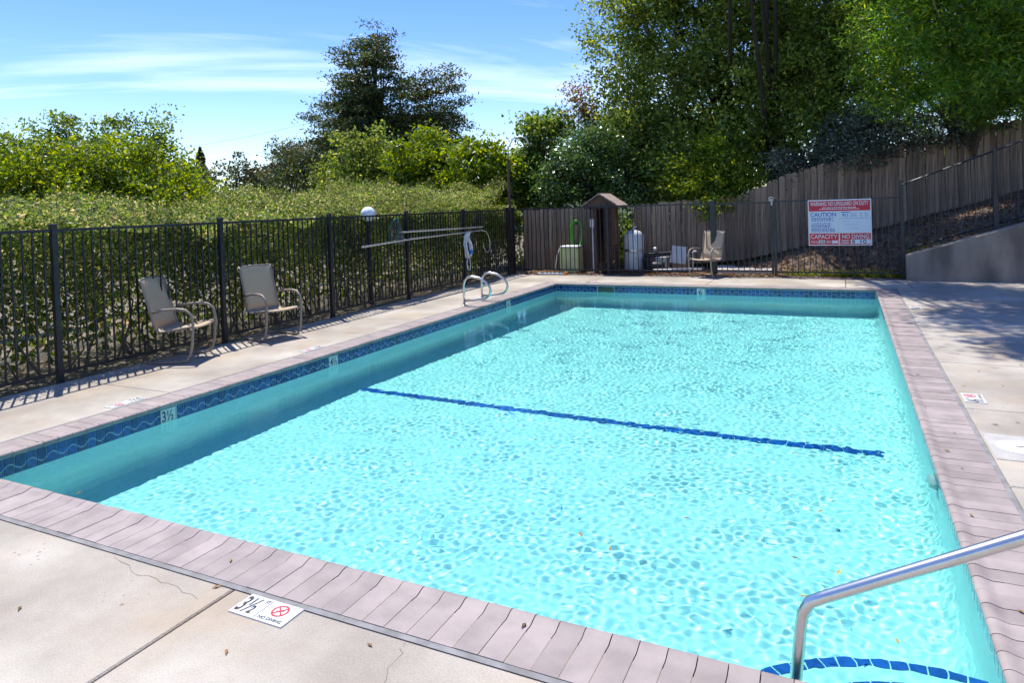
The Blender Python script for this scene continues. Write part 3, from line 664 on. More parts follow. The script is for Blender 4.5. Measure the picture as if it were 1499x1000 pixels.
stext('CAPACITY', -0.295, -hh+0.185, 0.50, 0.085, MT['print_white']); stext('NO DIVING', 0.29, -hh+0.185, 0.49, 0.085, MT['print_white'])
stext('POOL', -0.47, -hh+0.075, 0.13, 0.05, MT['print_white']); plate(-0.395, -0.275, -hh+0.035, -hh+0.118, MT['print_white'], 'number_patch', 0.001)
stext('25', -0.335, -hh+0.076, 0.10, 0.075, MT['print_black']); stext('SPA', -0.205, -hh+0.075, 0.09, 0.05, MT['print_white']); plate(-0.145, -0.03, -hh+0.045, -hh+0.105, MT['print_white'], 'number_patch', 0.001)
plate(0.20, 0.56, -hh+0.035, -hh+0.125, MT['print_pale'], 'number_patch', 0.001)
stext('8', 0.25, -hh+0.08, 0.05, 0.075, MT['print_black']); stext('10', 0.43, -hh+0.08, 0.11, 0.075, MT['print_black'])
for q in range(3): plate(0.03, 0.17, -hh+0.045+q*0.028, -hh+0.058+q*0.028, MT['print_white'], 'fine_print', 0.001)

# ------------------------------------------------------------------ wooden board fence
def board_fence(pts, label, wd=0.145):
    t = thing('board_fence', label, 'fence')
    A = [Vector(p) for p in pts]; k = 0
    me = MB()
    hgt = 1.0
    bm_ = MB().add([(-wd/2+.003, -.01, 0), (wd/2-.003, -.01, 0), (wd/2-.003, .01, 0), (-wd/2+.003, .01, 0), (-wd/2+.003, -.01, .975), (wd/2-.003, -.01, .975), (wd/2-.003, .01, .975), (-wd/2+.003, .01, .975), (-wd/2+.035, -.01, 1), (wd/2-.035, -.01, 1), (wd/2-.035, .01, 1), (-wd/2+.035, .01, 1)],
                 [(3, 2, 1, 0), (0, 1, 5, 4), (1, 2, 6, 5), (2, 3, 7, 6), (3, 0, 4, 7), (4, 5, 9, 8), (6, 7, 11, 10), (5, 6, 10, 9), (7, 4, 8, 11), (8, 9, 10, 11)]).mesh('board', MT['wood'])
    for a, b in zip(A, A[1:]):
        d = (b-a); lg = math.hypot(d.x, d.y); ang = math.atan2(d.y, d.x); nb = round(lg/wd)
        for q in range(nb):
            u = (q+.5)/nb; p = a+d*u; hb = (1.58 if p.x < -2.2 else 1.58+0.24*min(1, (p.x+2.2)/1.0))+rnd.uniform(-.02, .02)
            inst('board', bm_, t, (p.x, p.y+rnd.uniform(-.006, .006), p.z+0.03), (rnd.uniform(-.006, .006), rnd.uniform(-.008, .008), ang), (1, 1, hb))
        for zr in (0.35, 1.3):
            MB().tube([(a.x, a.y+.04, a.z+zr), (b.x, b.y+.04, b.z+zr)], 0.03, 4).build('backing_rail', MT['wood'], t)
    return t
board_fence([(-7.62, 16.35, -0.03), (-5.5, 16.45, -0.03)], 'weathered grey board fence section left of the brown kiosk')
board_fence([(-4.75, 16.75, 0.0), (-2.2, 17.35, 0.17), (-1.4, 17.5, 0.34), (1.3, 18.05, 1.0), (3.7, 19.2, 1.47), (6.5, 20.6, 2.1)], 'long weathered board fence climbing the bank behind the sign')

# ------------------------------------------------------------------ roofed kiosk and pool plant behind the back fence
kz = thing('roofed_kiosk', 'narrow brown wooden kiosk with small shingled gable roof', 'kiosk', (-5.22, 15.85, 0))
for x, y in ((-0.17, -0.2), (0.17, -0.2), (-0.17, 0.35), (0.17, 0.35)): MB().box((x, y, 0.82), (0.09, 0.09, 1.66)).build('post', MT['dark_wood'], kz)
MB().box((-0.17, 0.08, 0.9), (0.03, 0.46, 1.3)).build('side_panel', MT['dark_wood'], kz); MB().box((0.02, 0.36, 0.95), (0.30, 0.03, 1.35)).build('back_panel', MT['brown_wood'], kz)
MB().box((0.19, 0.09, 1.15), (0.03, 0.42, 0.95)).build('side_panel', MT['brown_wood'], kz)
rf = MB()
for s in (-1, 1): rf.add([(0, -.4, 1.90), (0, .45, 1.90), (s*.44, .45, 1.62), (s*.44, -.4, 1.62), (0, -.4, 1.87), (0, .45, 1.87), (s*.44, .45, 1.59), (s*.44, -.4, 1.59)], [(0, 1, 2, 3), (7, 6, 5, 4), (3, 2, 6, 7), (0, 3, 7, 4), (1, 5, 6, 2)])
roof = rf.build('roof', MT['dark_wood'], kz)
MB().add([(-.40, -.34, 1.61), (.40, -.34, 1.61), (0, -.34, 1.86), (-.40, -.32, 1.61), (.40, -.32, 1.61), (0, -.32, 1.86)], [(0, 1, 2), (5, 4, 3), (0, 3, 4, 1), (1, 4, 5, 2), (2, 5, 3, 0)]).build('gable', MT['dark_wood'], roof)
for s in (-1, 1):
    for k in range(5):
        for q in range(5):
            u = (k+.5)/5; c_ = (s*(0.02+0.43*u), -.4+.85*(q+.5)/5, 1.912-0.28*u)
            MB().box((0, 0, 0), (0.115, 0.166, 0.018)).build('shingle', MT['shingle'], roof, loc=c_).rotation_euler = (0, s*math.atan2(.28, .44)+s*0.07, 0)
MB().box((-0.235, -0.26, 1.22), (0.09, 0.05, 0.2)).build('switch_box', MT['grey_tank'], kz)
MB().tube([(-0.235, -0.25, 1.12), (-0.235, -0.25, 0.0)], 0.02, 8).build('conduit', MT['grey_tank'], kz)
t = thing('storage_drum', 'pale lime square plastic drum with white lid by the board fence', 'drum', (-6.14, 15.95, 0))
MB().chbox(-.24, .24, -.2, .2, 0, .62, .03).build('body', MT['lime'], t); MB().chbox(-.235, .235, -.195, .195, .622, .665, .02).build('lid', MT['white'], t)
MB().tube([(-.26, -.15, .6), (-.32, -.2, .4), (-.36, -.22, .12), (-.33, -.2, 0.02)], 0.014, 6).build('pipe', MT['grey_tank'], t)
hs_ = thing('garden_hose', 'bright green garden hose coiled on the board fence above the lime drum', 'hose', (-6.08, 16.24, 0.98))
for k in range(4):
    pts = [((0.15+0.012*k)*math.cos(a)*(0.9), -0.02-0.022*k, (0.27+0.012*k)*math.sin(a)*(1.0 if math.sin(a) > 0 else 1.25)) for a in [2*math.pi*i/28 for i in range(29)]]
    MB().tube(pts, 0.013, 6, False).build('coil', MT['green_hose'], hs_, True)
MB().tube([(0.14, -.03, -.1), (.16, -.05, -.4), (.10, -.08, -.7), (.0, -.2, -.95)], 0.013, 6).build('tail', MT['green_hose'], hs_, True)
MB().box((0, -.02, .22), (.06, .1, .05)).build('hanger', MT['dark_pipe'], hs_)
t = thing('filter_tank', 'tall grey white filter tank with domed top behind the back fence', 'tank', (-4.58, 16.1, 0))
MB().lathe([(.22, 0.06), (.235, .1), (.235, .86), (.22, .92), (.15, .99), (.06, 1.02), (0, 1.025)], n=24).build('body', MT['grey_tank'], t, True)
MB().lathe([(.2, 0), (.2, .06), (0, .06)], n=16).build('base', MT['dark_pipe'], t); MB().lathe([(.04, 1.02), (.04, 1.07), (.02, 1.09), (0, 1.09)], n=10).tube([(-.05, 0, 1.08), (.07, 0, 1.1)], .012, 6).build('valve', MT['steel'], t)
MB().lathe([(.24, .50), (.245, .51), (.245, .55), (.24, .56)], n=24).build('clamp_band', MT['steel'], t)
t = thing('pool_pump', 'dark pool pump with pipes on the ground beside the filter tank', 'pump', (-4.05, 16.0, 0))
pm_ = MB().lathe([(.09, -.22), (.1, -.2), (.1, .12), (.07, .16), (0, .16)], n=16).mesh('motor', MT['dark_pipe'], True); inst('motor', pm_, t, (0.05, 0, .16), (0, R_(90), 0))
MB().lathe([(.09, 0), (.09, .26), (.1, .27), (.1, .30), (0, .31)], (-.22, 0, .05), 16).build('strainer_pot', MT['dark_pipe'], t, True)
for z, x0, x1 in ((.42, -.4, .45), (.36, -.35, .35)): MB().tube([(x0, .1, z-.2), (x0, .1, z), (x1, .12, z+.06), (x1, .12, .05)], .028, 8).build('pipe', MT['dark_pipe'], t)
MB().tube([(-.55, -.1, .02), (-.5, -.1, .30), (-.42, -.1, .36), (-.36, -.1, .30), (-.34, -.1, 0.02)], .024, 8).build('pipe', MT['beige_box'], t, True)
MB().tube([(-.05, -.12, .07), (.85, -.1, .10)], .026, 8).build('pipe', MT['white'], t)
MB().lathe([(.035, 0), (.035, .05), (.05, .06), (0, .09)], (-.02, .1, .52), 10).build('pressure_gauge', MT['white'], t)
t = thing('pool_heater', 'beige equipment cabinet with a tilted pale panel left of the far chair', 'heater', (-3.5, 16.15, 0))
MB().chbox(-.16, .2, -.15, .2, 0, .40, .02).build('cabinet', mat('brown_enamel', (0.16, 0.12, 0.095), 0.6), t); MB().box((.02, -.22, .43), (.36, .02, .40), 0, R_(-8), R_(6)).build('panel', MT['grey_tank'], t)
MB().chbox(-.55, -.28, -.1, .14, .12, .38, .02).build('control_box', MT['beige_box'], t); MB().box((-.42, 0, .06), (.2, .18, .12)).build('plinth', MT['wall'], t)
MB().box((-.02, 16.6-16.15+.1, .02), (.9, .5, .06)).build('pad', MT['pad'], t)
MB().tube([(.30, -.05, 0), (.30, -.05, .45), (.34, -.05, .5), (.42, -.05, .5)], .022, 8).build('pipe', MT['grey_tank'], t)
tag(MB().chbox(-2.75, -1.45, 15.85, 17.0, -0.02, 0.10, 0.02).build('concrete_pad', MT['pad']), kind='structure')
t = thing('hose_float', 'orange vacuum float lying with a pale hose at the fence foot', 'float', (-6.2, 15.28, 0))
MB().lathe([(.0, 0), (.05, .0), (.06, .03), (.045, .07), (0, .08)], (0.16, 0.0, 0), 12).build('body', MT['orange'], t, True)
MB().tube([(0.1, 0, .02), (-.1, .03, .02), (-.4, .0, .02), (-.62, .05, .02)], .02, 8).build('hose', MT['print_pale'], t, True)
# leaning bar by the corner
tag(MB().tube([(-7.25, 15.42, 0.0), (-7.38, 15.47, 1.0)], .013, 6).build('leaning_bar', MT['brown_wood']), 'thin dark bar leaning against the fence corner', 'bar')
# tall pole with curved top at the back corner
t = thing('corner_pole', 'tall dark pole with a curved metal top rising at the fence corner', 'pole', (-7.72, 15.75, 0))
MB().tube([(0, 0, -.05), (0, 0, 2.9)], .038, 10).build('shaft', MT['dark_wood'], t)
MB().tube([(0, 0, 2.9), (0.02, 0, 3.2), (.15, .02, 3.42), (.34, .05, 3.47), (.5, .08, 3.40), (.55, .09, 3.25)], .02, 8).build('curved_arm', MT['alu'], t, True)

# ------------------------------------------------------------------ globe lamp behind the left fence
t = thing('globe_lamp', 'white globe lamp on a dark post behind the left fence', 'lamp', (-7.73, 9.95, 0))
MB().lathe([(.0, -.136), (.05, -.127), (.096, -.096), (.125, -.05), (.136, 0), (.125, .05), (.096, .096), (.05, .127), (0, .136)], (0, 0, 1.64), 24).build('globe', MT['globe'], t, True)
MB().lathe([(.04, 0), (.035, 1.4), (.06, 1.42), (.07, 1.5), (.0, 1.51)], n=12).build('post', MT['iron'], t)
# ------------------------------------------------------------------ pool-care gear hung on the left fence
NX = -7.425
t = thing('leaf_net', 'leaf net with green frame and long aluminium pole hung on the left fence', 'net', (NX, 10.5, 1.3))
MB().tube([(0, -.02, -.02), (0, 3.2, -.06)], .016, 8).build('pole', MT['alu'], t)
fr = [(-.02+0.03*math.cos(a), -.17+.13*math.cos(a), .02+.20*math.sin(a)+.10*math.cos(a)) for a in [2*math.pi*i/20 for i in range(21)]]
MB().tube(fr, .011, 6, False).build('frame', MT['green_plastic'], t, True)
bag = MB(); nb = 22; nr = 9
for i in range(nr):
    u = i/(nr-1); sc_ = 1-u**1.6*.85; oy, oz, ox = .22*u, -.14*u*u, .05*u
    for k in range(nb):
        a = 2*math.pi*k/nb; bag.v.append((-.02+ox, -.17+.13*sc_*math.cos(a)+oy, .02+.20*sc_*math.sin(a)+.10*sc_*math.cos(a)+oz-oy*.5))
for i in range(nr-1):
    for k in range(nb): bag.f.append((i*nb+k, i*nb+(k+1) % nb, (i+1)*nb+(k+1) % nb, (i+1)*nb+k))
bo = bag.build('net_bag', MT['net'], t); wf = bo.modifiers.new('mesh', 'WIREFRAME'); wf.thickness = .006
for y in (.2, 2.35): MB().box((-.02, y, -.03), (.05, .03, .05)).build('hook', MT['iron'], t)
t = thing('rescue_hook', 'aluminium rescue pole with a looped crook end hung below the leaf net', 'rescue hook', (NX+.02, 9.31, 1.08))
MB().tube([(0, 0, 0), (0, 1.5, .055), (0, 3.5, .08), (0, 4.3, .09)], .016, 8).build('pole', MT['alu'], t)
MB().tube([(0, 4.3, .09), (0, 4.5, .06), (0, 4.63, -.06), (0, 4.69, -.22), (0, 4.67, -.36), (0, 4.58, -.43), (0, 4.46, -.41), (0, 4.38, -.30), (0, 4.37, -.2)], .010, 8).build('crook', MT['alu'], t, True)
t = thing('life_rope', 'white coiled throw rope hanging from the fence pole', 'rope', (NX+.05, 12.9, 1.18))
for k in range(7):
    rr = random.Random(k); wdt = .10+.02*rr.random(); pts = [(0.012*k-.03+.02*math.cos(3*a), wdt*math.sin(a)*(1 if math.cos(a) < .3 else .55)+rr.uniform(-.01, .01), -.30-.28*(-math.cos(a))*(1)-.0) for a in [2*math.pi*i/22 for i in range(23)]]
    MB().tube(pts, .011, 6, False).build('coil', MT['rope'], t, True)
MB().tube([(0, .02, -.55), (0, -.06, -.66), (0, -.04, -.82), (0, .06, -.86), (0, .10, -.75), (0, .07, -.58)], .010, 6).build('loose_end', MT['rope'], t, True)
MB().lathe([(0, -.05), (.04, -.04), (.05, 0), (.04, .04), (0, .05)], (.03, .08, -.46), 12).build('float', MT['blue_plastic'], t, True)

# ------------------------------------------------------------------ pool ladder rails and step handrail
def hoop(y, label):
    t = thing('grab_rail', label, 'grab rail', (X0-CW-.06, y, 0), 0, 'stainless grab rails on the left pool edge')
    pts = [(0, 0, -.02), (0, 0, .34), (.02, 0, .43), (.08, 0, .495), (.17, 0, .51), (.32, 0, .485), (.44, 0, .42), (.51, 0, .33), (.525, 0, .26), (.50, 0, .19), (.43, 0, .145), (.33, 0, .125), (.15, 0, .10), (.01, 0, .085)]
    MB().tube(pts, .021, 12).build('tube', MT['steel'], t, True)
    MB().lathe([(.05, 0), (.05, .012), (.025, .022), (0, .022)], n=14).build('escutcheon', MT['steel'], t)
    return t
hoop(10.2, 'nearer stainless grab rail looping over the left pool edge'); hoop(10.85, 'farther stainless grab rail looping over the left pool edge')
hr = thing('handrail', 'brushed steel handrail rising from the pool steps at the right', 'handrail', (-0.2, 2.62, 0))
P = [(-.02, 0, -.62), (-.005, 0, -.15), (.025, 0, .14), (.035, 0, .20), (.06, 0, .245), (.11, 0, .275), (.7, 0, .60), (1.1, 0, .81), (1.3, 0, .86), (1.42, 0, .80), (1.46, 0, .68), (1.47, 0, 0)]
MB().tube(P, .0215, 16).build('tube', MT['steel'], hr, True)
MB().lathe([(.06, 0), (.06, .012), (.03, .025), (0, .025)], (1.47, 0, 0), 16).build('escutcheon', MT['steel'], hr)

# ------------------------------------------------------------------ sling chairs
def chair(label, front, facing):
    ang = math.atan2(facing[1], facing[0]); f_ = Vector((facing[0], facing[1])).normalized()
    c_ = Vector(front)-f_*0.27
    t = thing('patio_chair', label, 'chair', (c_.x, c_.y, 0), ang, 'tan sling patio chairs on the deck')
    side = [(-.17, .60), (-.05, .625), (.12, .635), (.22, .62), (.285, .565), (.305, .48), (.30, .36), (.285, .20), (.262, .10), (.22, .035), (.15, .02), (-.02, .018), (-.26, .018)]
    for s in (-1, 1): MB().tube([(x, s*.272, z) for x, z in side], .0165, 10).build('arm_frame', MT['chair'], t, True)
    MB().tube([(-.26, -.272, .018), (-.27, -.2, .018), (-.27, .2, .018), (-.26, .272, .018)], .016, 8).build('base_bar', MT['chair'], t, True)
    slp = [(.31, .40), (.27, .418), (.15, .40), (0, .375), (-.10, .365), (-.155, .40), (-.19, .50), (-.235, .68), (-.285, .86), (-.31, .955), (-.335, .985)]
    for s in (-1, 1): MB().tube([(x, s*.245, z) for x, z in slp], .0135, 8).build('sling_rail', MT['chair'], t, True)
    MB().tube([(-.33, -.245, .983), (-.345, 0, .99), (-.33, .245, .983)], .012, 8).build('top_bar', MT['chair'], t, True)
    MB().tube([(.10, -.272, .37), (.10, .272, .37)], .013, 8).tube([(-.16, -.272, .40), (-.16, .272, .40)], .013, 8).build('cross_bar', MT['chair'], t)
    for s in (-1, 1):
        MB().tube([(.285, s*.272, .38), (.27, s*.25, .40)], .013, 6).build('bracket', MT['chair'], t)
    for (a, b, nm) in ((0, 5, 'seat'), (5, 10, 'backrest')):
        m_ = MB(); seg = slp[a:b+1]; nn = 7
        for (x, z) in seg:
            for k in range(nn):
                u = -1+2*k/(nn-1); sag = .016*(1-u*u)
                m_.v.append((x+(sag*-.6 if nm == 'backrest' else 0), .243*u, z+.010-(sag if nm == 'seat' else 0)))
        for i in range(len(seg)-1):
            for k in range(nn-1): q = i*nn+k; m_.f.append((q, q+1, q+nn+1, q+nn))
        o = m_.build(nm, MT['sling'], t, True); md = o.modifiers.new('thick', 'SOLIDIFY'); md.thickness = .006
    return t
chair('tan sling patio chair by the left fence, nearer of the two there', (-6.94, 5.68), (0.915, 0.40))
chair('tan sling patio chair by the left fence, farther of the two there', (-6.85, 6.90), (0.987, -0.163))
chair('tan sling patio chair at the far end of the deck by the gate', (-2.81, 14.98), (-0.377, -0.926))

# ------------------------------------------------------------------ fallen leaves
lm = MB().add([(-.02, 0, 0), (0, .009, .004), (.022, 0, .002), (0, -.009, .004), (.034, 0, .001)], [(0, 3, 2, 1), (2, 3, 4), (2, 4, 1)]).mesh('fallen_leaf', MT['leaf_litter'])
lm2 = MB().add([(-.025, 0, 0), (0, .007, .004), (.026, .003, .004), (0, -.007, .003)], [(0, 3, 2, 1)]).mesh('fallen_leaf', MT['leaf_yellow'])
spots = [(-2.75, 2.36), (-2.62, 2.16), (-1.2, 2.45), (-2.9, 1.9), (-2.2, 1.85), (-1.7, 2.1), (0.56, 4.2), (0.61, 4.9), (0.66, 5.6), (0.7, 6.6), (0.58, 7.3), (0.62, 8.4), (0.9, 7.0), (1.1, 7.6), (1.35, 8.4), (1.0, 8.9), (1.5, 8.0), (0.95, 5.9), (1.25, 9.9), (0.6, 3.3), (0.55, 2.9), (0.66, 10.4), (1.1, 6.0), (-3.3, 1.7), (0.54, 6.2), (0.57, 5.2), (1.2, 7.1), (0.98, 7.8), (1.7, 9.2), (1.3, 10.6)]
for k, (x, y) in enumerate(spots):
    o = inst('fallen_leaf', lm if k % 3 else lm2, None, (x, y, 0.004 if not (X1 < x < X1+CW and Y0 < y < Y1) else 0.006), (0, 0, rnd.uniform(0, 6.3)), [rnd.uniform(.5, 1.0)]*3)
    on_c = X1 < x < X1+CW and y > Y0
    lb = 'small dry leaf lying on the right coping bricks' if on_c else ('small dry leaf lying on the right deck slabs' if x > X1 else ('small dry leaf on the near coping bricks' if y > Y0-CW else 'small dry leaf lying on the near deck slabs'))
    tag(o, lb, 'leaf', 'dry leaves on the right coping' if on_c else ('dry leaves on the right deck' if x > X1 else 'dry leaves on the near side'))
for k in range(16):
    x, y = rnd.uniform(-5.2, .2), rnd.uniform(2.8, 5.5)
    if k < 5: x, y = rnd.uniform(-.4, .2), rnd.uniform(3.0, 3.8)
    o = inst('fallen_leaf', lm if k % 2 else lm2, None, (x, y, WATER+.004), (0, 0, rnd.uniform(0, 6.3)), [rnd.uniform(.8, 1.3)]*3)
    tag(o, 'small leaf floating on the pool water', 'leaf', 'leaves floating in the pool')

# ------------------------------------------------------------------ vegetation
def foliage(lobes, n_clump, n_leaf, clump_r, Ln, Wd, seed, outer=0.45, flat=0.6, droop=0.0, up=0.3):
    g = np.random.default_rng(seed); W = np.array([l[6] if len(l) > 6 else l[3]*l[4]*l[5] for l in lobes], float); W /= W.sum()
    ids = g.choice(len(lobes), n_clump, p=W); A = np.array([l[:6] for l in lobes])[ids]
    d = g.normal(size=(n_clump, 3)); d /= np.linalg.norm(d, axis=1)[:, None]; rad = g.random((n_clump, 1))**outer
    CC = A[:, :3]+d*rad*A[:, 3:6]*g.uniform(.82, 1.12, (n_clump, 1))
    per = g.poisson(n_leaf, n_clump)+2; idx = np.repeat(np.arange(n_clump), per)
    cr_ = clump_r*g.uniform(.6, 1.4, n_clump)[idx][:, None]
    off = np.clip(g.normal(size=(len(idx), 3)), -2.0, 2.0)*cr_*np.array([1, 1, flat]); off[:, 2] -= droop*np.abs(off[:, 0])
    C = CC[idx]+off
    V, F = leaf_arrays(C, Ln, Wd, g, up=up)
    return CC, V, F
def tree(name, label, cat, base, lobes, n_clump, n_leaf, clump_r, Ln, Wd, lm_, seed, trunk_r=0.15, bark='bark', n_limb=26, group=None, extra_trunks=(), apex_at=None, **kw):
    t = thing(name, label, cat, base, 0, group)
    CC, V, F = foliage(lobes, n_clump, n_leaf, clump_r, Ln, Wd, seed, **kw)
    V = V-np.array(base)
    link(bpy.data.objects.new('crown', big_mesh('crown', V, F, lm_)), t)
    g = random.Random(seed); A = np.array([l[:6] for l in lobes]); top = A[np.argmax(A[:, 2]+A[:, 5]*.3)]; Bv = Vector(base)
    tb = MB(); apex = (Vector(apex_at) if apex_at else Vector((top[0], top[1], top[2]+top[5]*.6)))-Bv
    def trunk(b0, ap, r):
        pts = [b0+(ap-b0)*u+Vector((g.uniform(-.12, .12), g.uniform(-.12, .12), 0))*(ap.length*.12 if 0 < u < 1 else 0) for u in (0, .15, .3, .45, .6, .8, 1)]
        tb.tube(pts, [r*1.25, r, r*.85, r*.7, r*.52, r*.3, r*.08], 9); return pts
    tps = [trunk(Vector((0, 0, -.1)), apex, trunk_r)]
    for (ox, oy, ax, ay, az, rr) in extra_trunks: tps.append(trunk(Vector((ox, oy, -.1)), Vector((ax, ay, az))-Bv, rr))
    for k in range(n_limb):
        c_ = Vector(CC[g.randrange(len(CC))])-Bv; tp = g.choice(tps)
        cand = [p for p in tp[1:6] if p.z < c_.z+.3] or [tp[1]]; s = g.choice(cand); midp = (s+c_)/2+Vector((g.uniform(-.2, .2), g.uniform(-.2, .2), g.uniform(.0, .35)))*min(1, (c_-s).length*.4)
        r0 = trunk_r*g.uniform(.22, .42); tb.tube([s, s+(midp-s)*.5+Vector((0, 0, .05)), midp, c_], [r0, r0*.8, r0*.55, r0*.12], 6)
    tb.build('trunk', MT[bark], t, True)
    return t
# clipped hedge behind the left fence
g = np.random.default_rng(21)
def hedge_top(x, y): 
    d = -7.75-x
    return 1.58+0.075*np.minimum(d, 5)+0.06*np.maximum(0, y-9)+0.11*np.sin(y*1.7+x*.9)+0.09*np.sin(y*3.9-x*2.1)+.07*np.sin(x*5.1+y*2.3)+.05*np.sin(y*7.3+x*3.1)
n = 95000     # front face
y = g.uniform(2.0, 16.0, n); z = 0.12+g.random(n)**0.62*1.6; depth = np.abs(g.normal(0, .16, n))+0.10*np.sin(y*2.3+z*3)+.12
keep = g.random(n) < np.clip(0.22+(z-.35)*1.1, 0.12, 1); y, z, depth = y[keep], z[keep], depth[keep]
x = -7.62-depth; zt = hedge_top(x, y); C1 = np.stack([x, y, np.minimum(z, zt)], 1)
n = 150000    # top
x = -7.7-g.random(n)**.8*4.8; y = g.uniform(1.5, 19.5, n); z = hedge_top(x, y)-np.abs(g.normal(0, .10, n))+g.exponential(.035, n); C2 = np.stack([x, y, z], 1)
ok = ~((y > 15.4) & (x > -8.2)); C2 = C2[ok]
n = 8000      # inside
x = g.uniform(-9.2, -8.0, n); y = g.uniform(1.5, 17, n); z = g.uniform(.1, 1.6, n); C3 = np.stack([x, y, z], 1)
he = thing('hedge', 'dense clipped green hedge growing along the outside of the left fence', 'hedge', (-8.5, 8.5, 0))
off = np.array([-8.5, 8.5, 0])
ns = 1500; sx_ = -7.7-g.random(ns)*4.6; sy_ = g.uniform(1.8, 19.2, ns); sh_ = g.uniform(.06, .30, ns); u_ = g.random((ns, 14))
C4 = np.stack([sx_[:, None]+g.normal(0, .02, (ns, 14))+u_*g.normal(0, .06, (ns, 1)), sy_[:, None]+g.normal(0, .02, (ns, 14))+u_*g.normal(0, .06, (ns, 1)), (hedge_top(sx_, sy_)-.06)[:, None]+u_*sh_[:, None]], -1).reshape(-1, 3)
C4 = C4[~((C4[:, 1] > 15.4) & (C4[:, 0] > -8.2))]
V, F = leaf_arrays(np.concatenate([C1, C2, C4]), 0.05, 0.028, g, up=.25); V2, F2 = leaf_arrays(C3, .12, .08, g); 
link(bpy.data.objects.new('foliage', big_mesh('foliage', np.concatenate([V, V2])-off, np.concatenate([F, F2+len(V)]), LF['hedge'])), he)
sm = MB(); g2 = random.Random(5)
for k in range(95):
    y = g2.uniform(2.5, 15.4); x = -7.85-g2.random()*.45; p = [Vector((x+8.5, y-8.5, -.05))]
    for q in range(5): p.append(p[-1]+Vector((g2.uniform(-.10, .10), g2.uniform(-.2, .2), .24)))
    r0 = g2.uniform(.008, .022); sm.tube(p, [r0*(1-.14*i) for i in range(6)], 5)
sm.build('stem', MT['bark'], he)

# left: bright broadleaf trees
tree('broadleaf_tree', 'bright yellow green bushy tree rising over the hedge at far left', 'tree', (-18.0, 11.5, -1.0), [(-18.6, 10.6, 2.4, 1.9, 1.9, 1.3), (-17.0, 12.2, 2.5, 1.5, 1.5, 1.2), (-20.0, 9.8, 2.3, 1.6, 1.6, 1.3), (-15.8, 12.9, 2.0, 1.1, 1.1, .9), (-17.9, 11.3, 3.1, 1.3, 1.3, .8), (-21.5, 9, 2, 1.4, 1.4, 1.2)], 560, 95, .26, .11, .07, LF['lime'], 31, .12, up=.5)
tree('broadleaf_tree', 'taller darker green tree with pointed tops behind the bright far left tree', 'tree', (-26, 16.3, -2.0), [(-27.6, 14.6, 3.6, 1.0, 1.0, 2.0), (-26.3, 15.8, 4.2, .9, .9, 2.0), (-25.4, 16.8, 4.0, .8, .8, 2.2), (-24.2, 17.6, 4.2, 1.1, 1.1, 1.9), (-23.6, 18.4, 3.5, .9, .9, 1.4), (-28.6, 13.6, 3.2, .9, .9, 1.6), (-26, 16.2, 2.5, 2.2, 2.2, 1.6)], 460, 70, .26, .14, .09, LF['mid'], 32, .16)
# far left small conifer and hazy row
def conifer(base, h_, r_, seed, label):
    g = np.random.default_rng(seed); n = 9000; u = g.random(n)**.7; a = g.uniform(0, 6.28, n); tier = 0.55+.45*np.abs(np.sin(u*22)); rr = r_*(1-u)**.8*tier*np.sqrt(g.random(n))
    C = np.stack([rr*np.cos(a), rr*np.sin(a), .15*h_+u*h_*.85-.25*rr], 1); V, F = leaf_arrays(C, .34, .12, g)
    t = thing('conifer_tree', label, 'tree', base); link(bpy.data.objects.new('crown', big_mesh('crown', V, F, LF['dark'])), t)
    MB().tube([(0, 0, -.2), (0, 0, h_*.95)], [.2, .03], 7).build('trunk', MT['bark_dark'], t)
conifer((-63.5, 52.7, -5), 14.3, 3.4, 41, 'small far conifer poking above the horizon left of the tall dark tree')
g3 = random.Random(8)
far_spots = [((-46, 37, -5), 'grey olive far tree just right of the distant conifer'), ((-43.5, 40.5, -5), 'grey olive far tree in the middle of the hazy row'), ((-41, 43.5, -5), 'taller grey olive far tree at the right end of the hazy row')]
for k, (b_, lb) in enumerate(far_spots):
    hh_ = (6.0, 6.6, 8.2)[k]; bx_, by_, bz_ = b_
    tree('broadleaf_tree', lb, 'tree', b_, [(bx_, by_, bz_+hh_+3.0, 2.6, 2.6, 1.9), (bx_-1.4, by_-1.2, bz_+hh_+1.2, 2.2, 2.2, 1.8), (bx_+1.2, by_+1, bz_+hh_+.6, 2.4, 2.4, 2.0), (bx_, by_, bz_+4.5, 2.8, 2.8, 2.6)], 200, 40, .45, .32, .16, LF['olive'], 50+k, .2, n_limb=12)
# tall dark feathery tree
tree('dark_evergreen_tree', 'tall dark feathery evergreen with a leaning pointed top', 'tree', (-18.5, 24.0, -1.5),
     [(-19.0, 24.2, 5.2, 2.2, 2.2, 2.4), (-18.8, 24.4, 7.4, 1.6, 1.6, 2.0), (-18.3, 24.7, 9.0, .9, .9, 1.15), (-19.9, 23.6, 3.6, 2.3, 2.2, 1.6), (-17.0, 25.2, 5.4, 1.7, 1.7, 2.3), (-16.8, 25.4, 7.0, 1.0, 1.0, 1.1), (-15.9, 25.8, 5.6, 1.3, 1.3, 2.0), (-15.7, 25.8, 7.3, .7, .7, .9), (-20.8, 21.8, 3.2, 1.2, 1.2, 1.4), (-18, 24, 2.8, 3, 2, 1.6), (-19.5, 23.6, 5.6, 1.6, 1.6, 1.6), (-17.6, 24.6, 4.2, 2.0, 1.6, 1.6)],
     1150, 66, .28, .17, .06, LF['dark'], 61, .26, 'bark_dark', 46, flat=.3, outer=.4)
